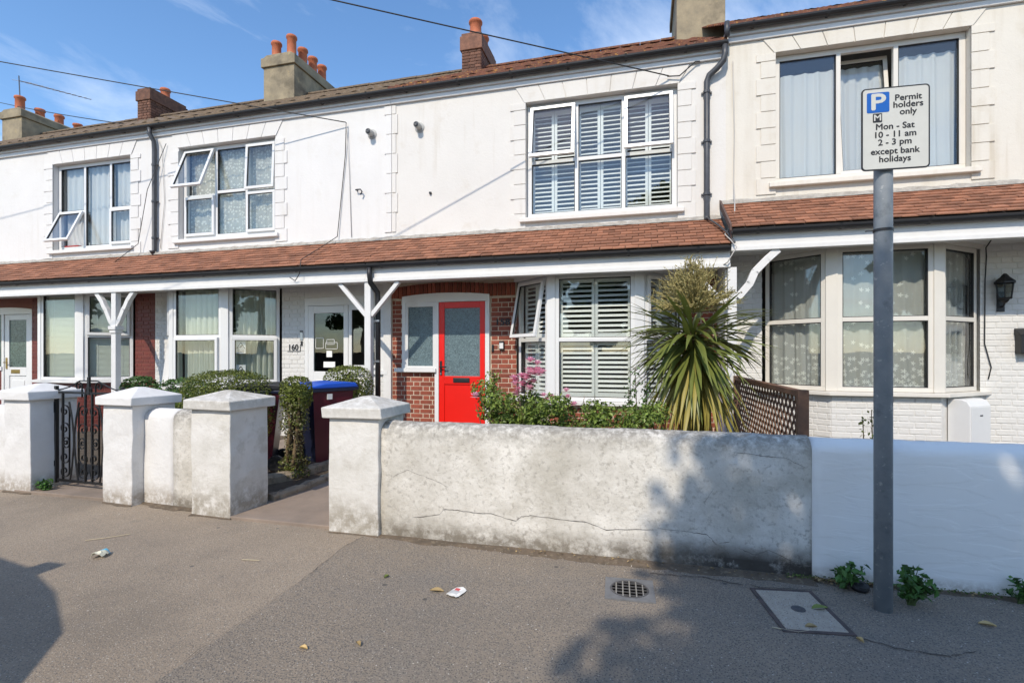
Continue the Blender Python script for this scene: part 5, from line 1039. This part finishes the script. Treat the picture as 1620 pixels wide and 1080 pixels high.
# ================================================================== CABLES
def cable(name, pts, r, m, label): q = MB(); q.tube(pts, r, 6); tag(q.build(name, m, None, smooth=True), label, 'cable')
cable('overhead_cable', catenary((-4.94, D-.06, 5.44), (-28.8, .5, 9.62), .06), .008, M_cable, 'thin overhead cable crossing the sky from the left to the white wall'); cable('overhead_cable', catenary((.35, D-.06, 5.5), (-29.0, -8.0, 8.1), .04), .009, M_cable, 'thick overhead cable crossing the sky to the shuttered window')
cable('overhead_cable', catenary((-11.5, 9.0, 6.75), (-30.1, 15.0, 13.3), .15), .010, M_cable, 'far overhead cable at the left passing behind the rendered stack')
cable('wall_cable', [(-4.94, D-.05, 5.44), (-4.97, D-.03, 4.9), (-5.05, D-.025, 4.2), (-5.12, D-.04, 3.5), (-5.2, 7.3, 3.22), (-5.2, 6.84, 2.95), (-5.2, 6.80, 2.72), (-5.3, 6.83, 2.62), (-5.4, 6.83, 2.68)], .007, M_cable, 'dark cable hanging down the wall from the left anchor')
cable('wall_cable', [(-4.94, D-.05, 5.42), (-4.90, D-.02, 4.6), (-4.86, D-.015, 3.48)], .005, M_cablew, 'thin grey cable running down the wall from the left anchor'); cable('wall_cable', [(.33, D-.05, 5.5), (.5, D-.06, 5.48), (.62, D-.05, 5.58), (.72, D-.05, 5.66), (.78, D-.04, 5.66)], .009, M_cable, 'looped dark cable rising from the right anchor to the eaves')
cable('wall_cable', [(1.22, D-.02, 5.6), (1.24, D-.02, 4.6), (1.23, D-.02, 3.9), (1.22, 7.55, 3.58), (1.16, 7.2, 3.2), (1.02, 7.05, 3.02), (1.06, 6.85, 2.9), (1.12, 6.8, 2.80), (1.02, 6.82, 2.62), (.95, 6.9, 2.58)], .008, M_cablew, 'pale cable running down over the tiled porch edges'); cable('wall_cable', [(.86, 7.62, 3.4), (.98, 7.3, 3.2), (1.05, 7.0, 3.02), (1.10, 6.82, 2.86)], .014, M_pipe, 'dark cable lying across the tiles below the right downpipe')
cable('wall_cable', [(4.0, 7.2, 2.86), (4.15, D-.1, 2.80), (4.2, D-.02, 2.7), (4.185, D-.02, 2.4), (4.18, D-.02, 1.6), (4.25, D-.02, 1.3), (4.22, D-.02, 1.15)], .007, M_cable, 'black cable down the right side of the lace curtained bay'); cable('wall_cable', [(-9.05, D-.03, 5.6), (-8.95, D-.03, 5.4), (-8.9, D-.02, 4.4), (-9.0, D-.02, 3.5)], .005, M_cablew, 'thin grey cable beside the left downpipe'); cable('wall_cable', [(-8.85, D-.03, 5.5), (-9.15, D-.16, 4.6), (-9.45, D-.1, 3.6), (-9.6, 7.3, 3.2)], .006, M_cable, 'dark slanting cable crossing the left downpipe')

# ================================================================== BEHIND THE VIEWER: street tree and parked van that throw the shadows
def tree(x, y, c, rad, n, label, seed, size=.16, trunk=.17):
    rg = random.Random(seed); t = thing('street_tree', label, 'tree', (x, y, -.1)); cx_, cy_, cz_ = c; q = MB(); q.tube([(x, y, -.12), (x+.03, y, 1.5), (x-.02, y+.02, cz_-rad[2]*.7), ((x+cx_)/2, cy_, cz_)], [trunk*1.3, trunk, trunk*.8, trunk*.4], 12); q.build('trunk', M_twig, t, smooth=True); q = MB(); P = []; cl = []
    for k in range(60):
        d = Vector((rg.gauss(0, 1), rg.gauss(0, 1), rg.gauss(0, 1))).normalized(); r = rg.uniform(.35, .92); e = Vector((cx_ + d.x*rad[0]*r, cy_ + d.y*rad[1]*r, cz_ + d.z*rad[2]*r)); cl.append(e)
        if k < 22: q.tube([(x-.02, y+.02, cz_-rad[2]*.75), ((x+e.x)/2, (y+e.y)/2, cz_*.6+e.z*.4-.3), e], [trunk*.5, trunk*.25, .02], 6)
    q.build('branches', M_twig, t, smooth=True)
    for _ in range(n):
        e = cl[rg.randrange(len(cl))]; d = Vector((rg.gauss(0, 1), rg.gauss(0, 1), rg.gauss(0, 1))).normalized(); r = rg.random()**.5; P.append((e + Vector((d.x*.55, d.y*.55, d.z*.45))*r, d))
    leaves('crown', P, size, leafmat('street_tree_leaf', (.05, .10, .025), (.10, .17, .04)), t, rg, .7)
tree(1.2, -3.6, (.95, -3.2, 5.75), (2.35, 1.9, 1.8), 17000, 'leafy street tree across the road behind the viewer shading the white wall', 3)
def van(x, y, label):
    """panel van facing right; x is its nose, y its kerb side"""
    t = thing('parked_van', label, 'van', (x-2.3, y-.9, -.11)); prof = [(0, .35), (.02, .75), (0, 1.2), (-.10, 1.44), (-.42, 1.76), (-1.0, 2.06), (-1.6, 2.27), (-2.3, 2.38), (-4.9, 2.38), (-4.98, 2.2), (-5.0, .4), (-4.6, .3), (-.3, .28)]
    q = MB(); q.prism([(x + a, b_ - .11) for a, b_ in prof], y-1.85, y, 'y'); q.build('van_body', mat('van_paint', (.45, .46, .48), .3), t, bevel=.05)
    for px in (-.85, -4.0):
        for py in (y-.12, y-1.73): q = MB(); q.lathe([(.15, -.1), (.30, -.11), (.34, -.09), (.34, .09), (.30, .11), (.15, .1)], 22); wz = q.build('wheel', M_black, t, (x+px, py, .24), (R(90), 0, 0), smooth=False)
    q = MB(); q.add([(x-.13, y-1.7, 1.36), (x-.13, y-.15, 1.36), (x-.98, y-.2, 1.94), (x-.98, y-1.65, 1.94)], [(0, 1, 2, 3)]); m_ = Vector((.035, 0, .035)); q.v = [tuple(Vector(p) + m_) for p in q.v]; q.build('windscreen', mat('dark_glass', (.02, .025, .03), .05), t, fix=False)
    for py in (y+.003, y-1.853): q = MB(); q.add([(x-.5, py, 1.24), (x-1.6, py, 1.24), (x-1.6, py, 1.95), (x-1.1, py, 1.85)], [(0, 1, 2, 3)]); q.build('side_window', MATS['dark_glass'], t, fix=False)
    for s in (0, 1):
        py = y if s == 0 else y-1.85; o_ = 1 if s == 0 else -1; q = MB(); q.box(x-1.6, x-1.42, min(py+o_*.08, py+o_*.24), max(py+o_*.08, py+o_*.24), 1.72, 2.02); q.bar((x-1.5, py-o_*.02, 1.7), (x-1.5, py+o_*.12, 1.78), .04, .04); q.build('wing_mirror', M_black, t, bevel=.03)
        q = MB(); q.box(x-.12, x+.02, py-o_*.08-.14, py-o_*.08+.0, .62, .80); q.build('headlight', M_steel, t, bevel=.02)
    q = MB(); q.box(x-2.6, x-2.3, y-.35, y-.05, 2.06, 2.24); q.build('roof_vent', M_black, t, bevel=.03)
van(-2.76, .25, 'pale grey van parked at the kerb left of the viewer')

for i, (x, y, cz, rd) in enumerate(((-17, -13, 5.0, 3.0), (-9.5, -15, 5.6, 3.6), (-2.5, -14, 4.6, 3.0), (5.5, -16, 5.8, 3.8), (13, -13.5, 5.0, 3.2))): tree(x, y, (x+.2, y, cz), (rd, rd, rd*.9), 5200, ['round unseen tree added across the road far to the left', 'tall unseen tree added across the road left of the viewer', 'low unseen tree added straight across the road', 'tallest unseen tree added across the road on the right', 'round unseen tree added across the road far to the right'][i], 20+i, .42, .2)  # unseen tree row, added to cover the bare horizon in window reflections
q = MB(); q.box(-45, 45, -10.2, -9.95, -.15, 1.5); q.box(-45, 45, -10.25, -9.9, 1.5, 1.58); tag(q.build('added_boundary_wall', mat('dark_brickwork', (.09, .055, .045), .9, noise=.2, nscale=3)), 'long unseen wall added on the far side of the road for window reflections', 'wall')  # out of view, added as a dark band for the window panes to reflect

# ---- dirt gathered along the foot of the walls, and cracks in the asphalt
M_dirt = ramp_mat('wall_foot_dirt', [(.17, .125, .085), (.10, .078, .055)], 7, rough=1, bump=1, bscale=50, stain=[(30, .55, .65, (.26, .21, .14), .7)])
rg = random.Random(31)
def dirt(x0, x1, yf, w0):
    b = MB(); n = int((x1-x0)/.045); vs = []; d = w0
    for i in range(n+1):
        x = x0 + (x1-x0)*i/n; y = yf(x); d = max(.008, min(w0*2.2, d + rg.gauss(0, .011))); vs += [(x, y + .03, .0125), (x, y - d*.35, .0115), (x, y - d, .0045)]
    b.add(vs, [(i*3+j, i*3+j+1, i*3+j+4, i*3+j+3) for i in range(n) for j in range(2)]); struct(b.build('dirt_strip', M_dirt, fix=False))
dirt(-2.05, 1.06, lambda x: 3.675, .06); dirt(1.06, 6.0, lambda x: 3.672, .045); dirt(-2.5, -2.05, lambda x: 3.638, .03); dirt(-3.98, -3.53, lambda x: 3.705 - (x+3.75)*.052, .035); dirt(-4.76, -3.95, lambda x: 3.90 - (x+4.76)*.052, .05); dirt(-5.15, -4.76, lambda x: 3.795 - (x+4.95)*.052, .03); dirt(-6.62, -6.2, lambda x: 3.86 - (x+6.41)*.052, .03)
def seam(pts, w_):
    b = MB(); P = []; vs = []
    for a, c in zip(pts[:-1], pts[1:]):
        for k in range(8): P.append((a[0] + (c[0]-a[0])*k/8 + rg.gauss(0, .006), a[1] + (c[1]-a[1])*k/8 + rg.gauss(0, .006)))
    for x, y in P: t = w_*rg.uniform(.3, 1.2); vs += [(x - t*.6, y - t, .0085), (x + t*.6, y + t, .0085)]
    b.add(vs, [(2*i, 2*i+2, 2*i+3, 2*i+1) for i in range(len(P)-1)]); struct(b.build('pavement_crack', mat('crack_dirt', (.07, .06, .05), 1), fix=False))
seam([(1.04, 2.96), (1.2, 2.90), (1.42, 2.88), (1.6, 2.98)], .004); seam([(-2.10, 1.9), (-2.13, 2.8), (-2.19, 3.4), (-2.16, 3.63)], .002); seam([(1.04, 3.48), (.7, 3.44), (.35, 3.5), (0, 3.47)], .004)

rg = random.Random(55); P = []
for _ in range(420):
    x = 1.05 + abs(rg.gauss(0, .28)) if rg.random() < .7 else rg.uniform(-1, 3); P.append(((x, 3.655 - abs(rg.gauss(0, .035)), .014 + rg.random()*.012), (0, 0, 2)))
o = stuff(leaves('wall_foot_litter', P, .022, leafmat('dead_leaf_bits', (.12, .08, .04), (.34, .24, .11), .9, .5, 0), None, rg, .6, 1.0, .2, up=.6)); o['label'] = 'dead leaf bits gathered along the foot of the white wall'; o['category'] = 'litter'
P = [((rg.uniform(.9, 3.2), 3.66 - abs(rg.gauss(0, .02)), .012 + rg.random()*.02), (0, -.6, 1)) for _ in range(500)]
o = stuff(leaves('moss', P, .014, leafmat('moss_green', (.05, .08, .02), (.10, .14, .03), .9, .4, 0), None, rg, .8, 1.0, .2)); o['label'] = 'thin green moss along the foot of the white wall'; o['category'] = 'moss'
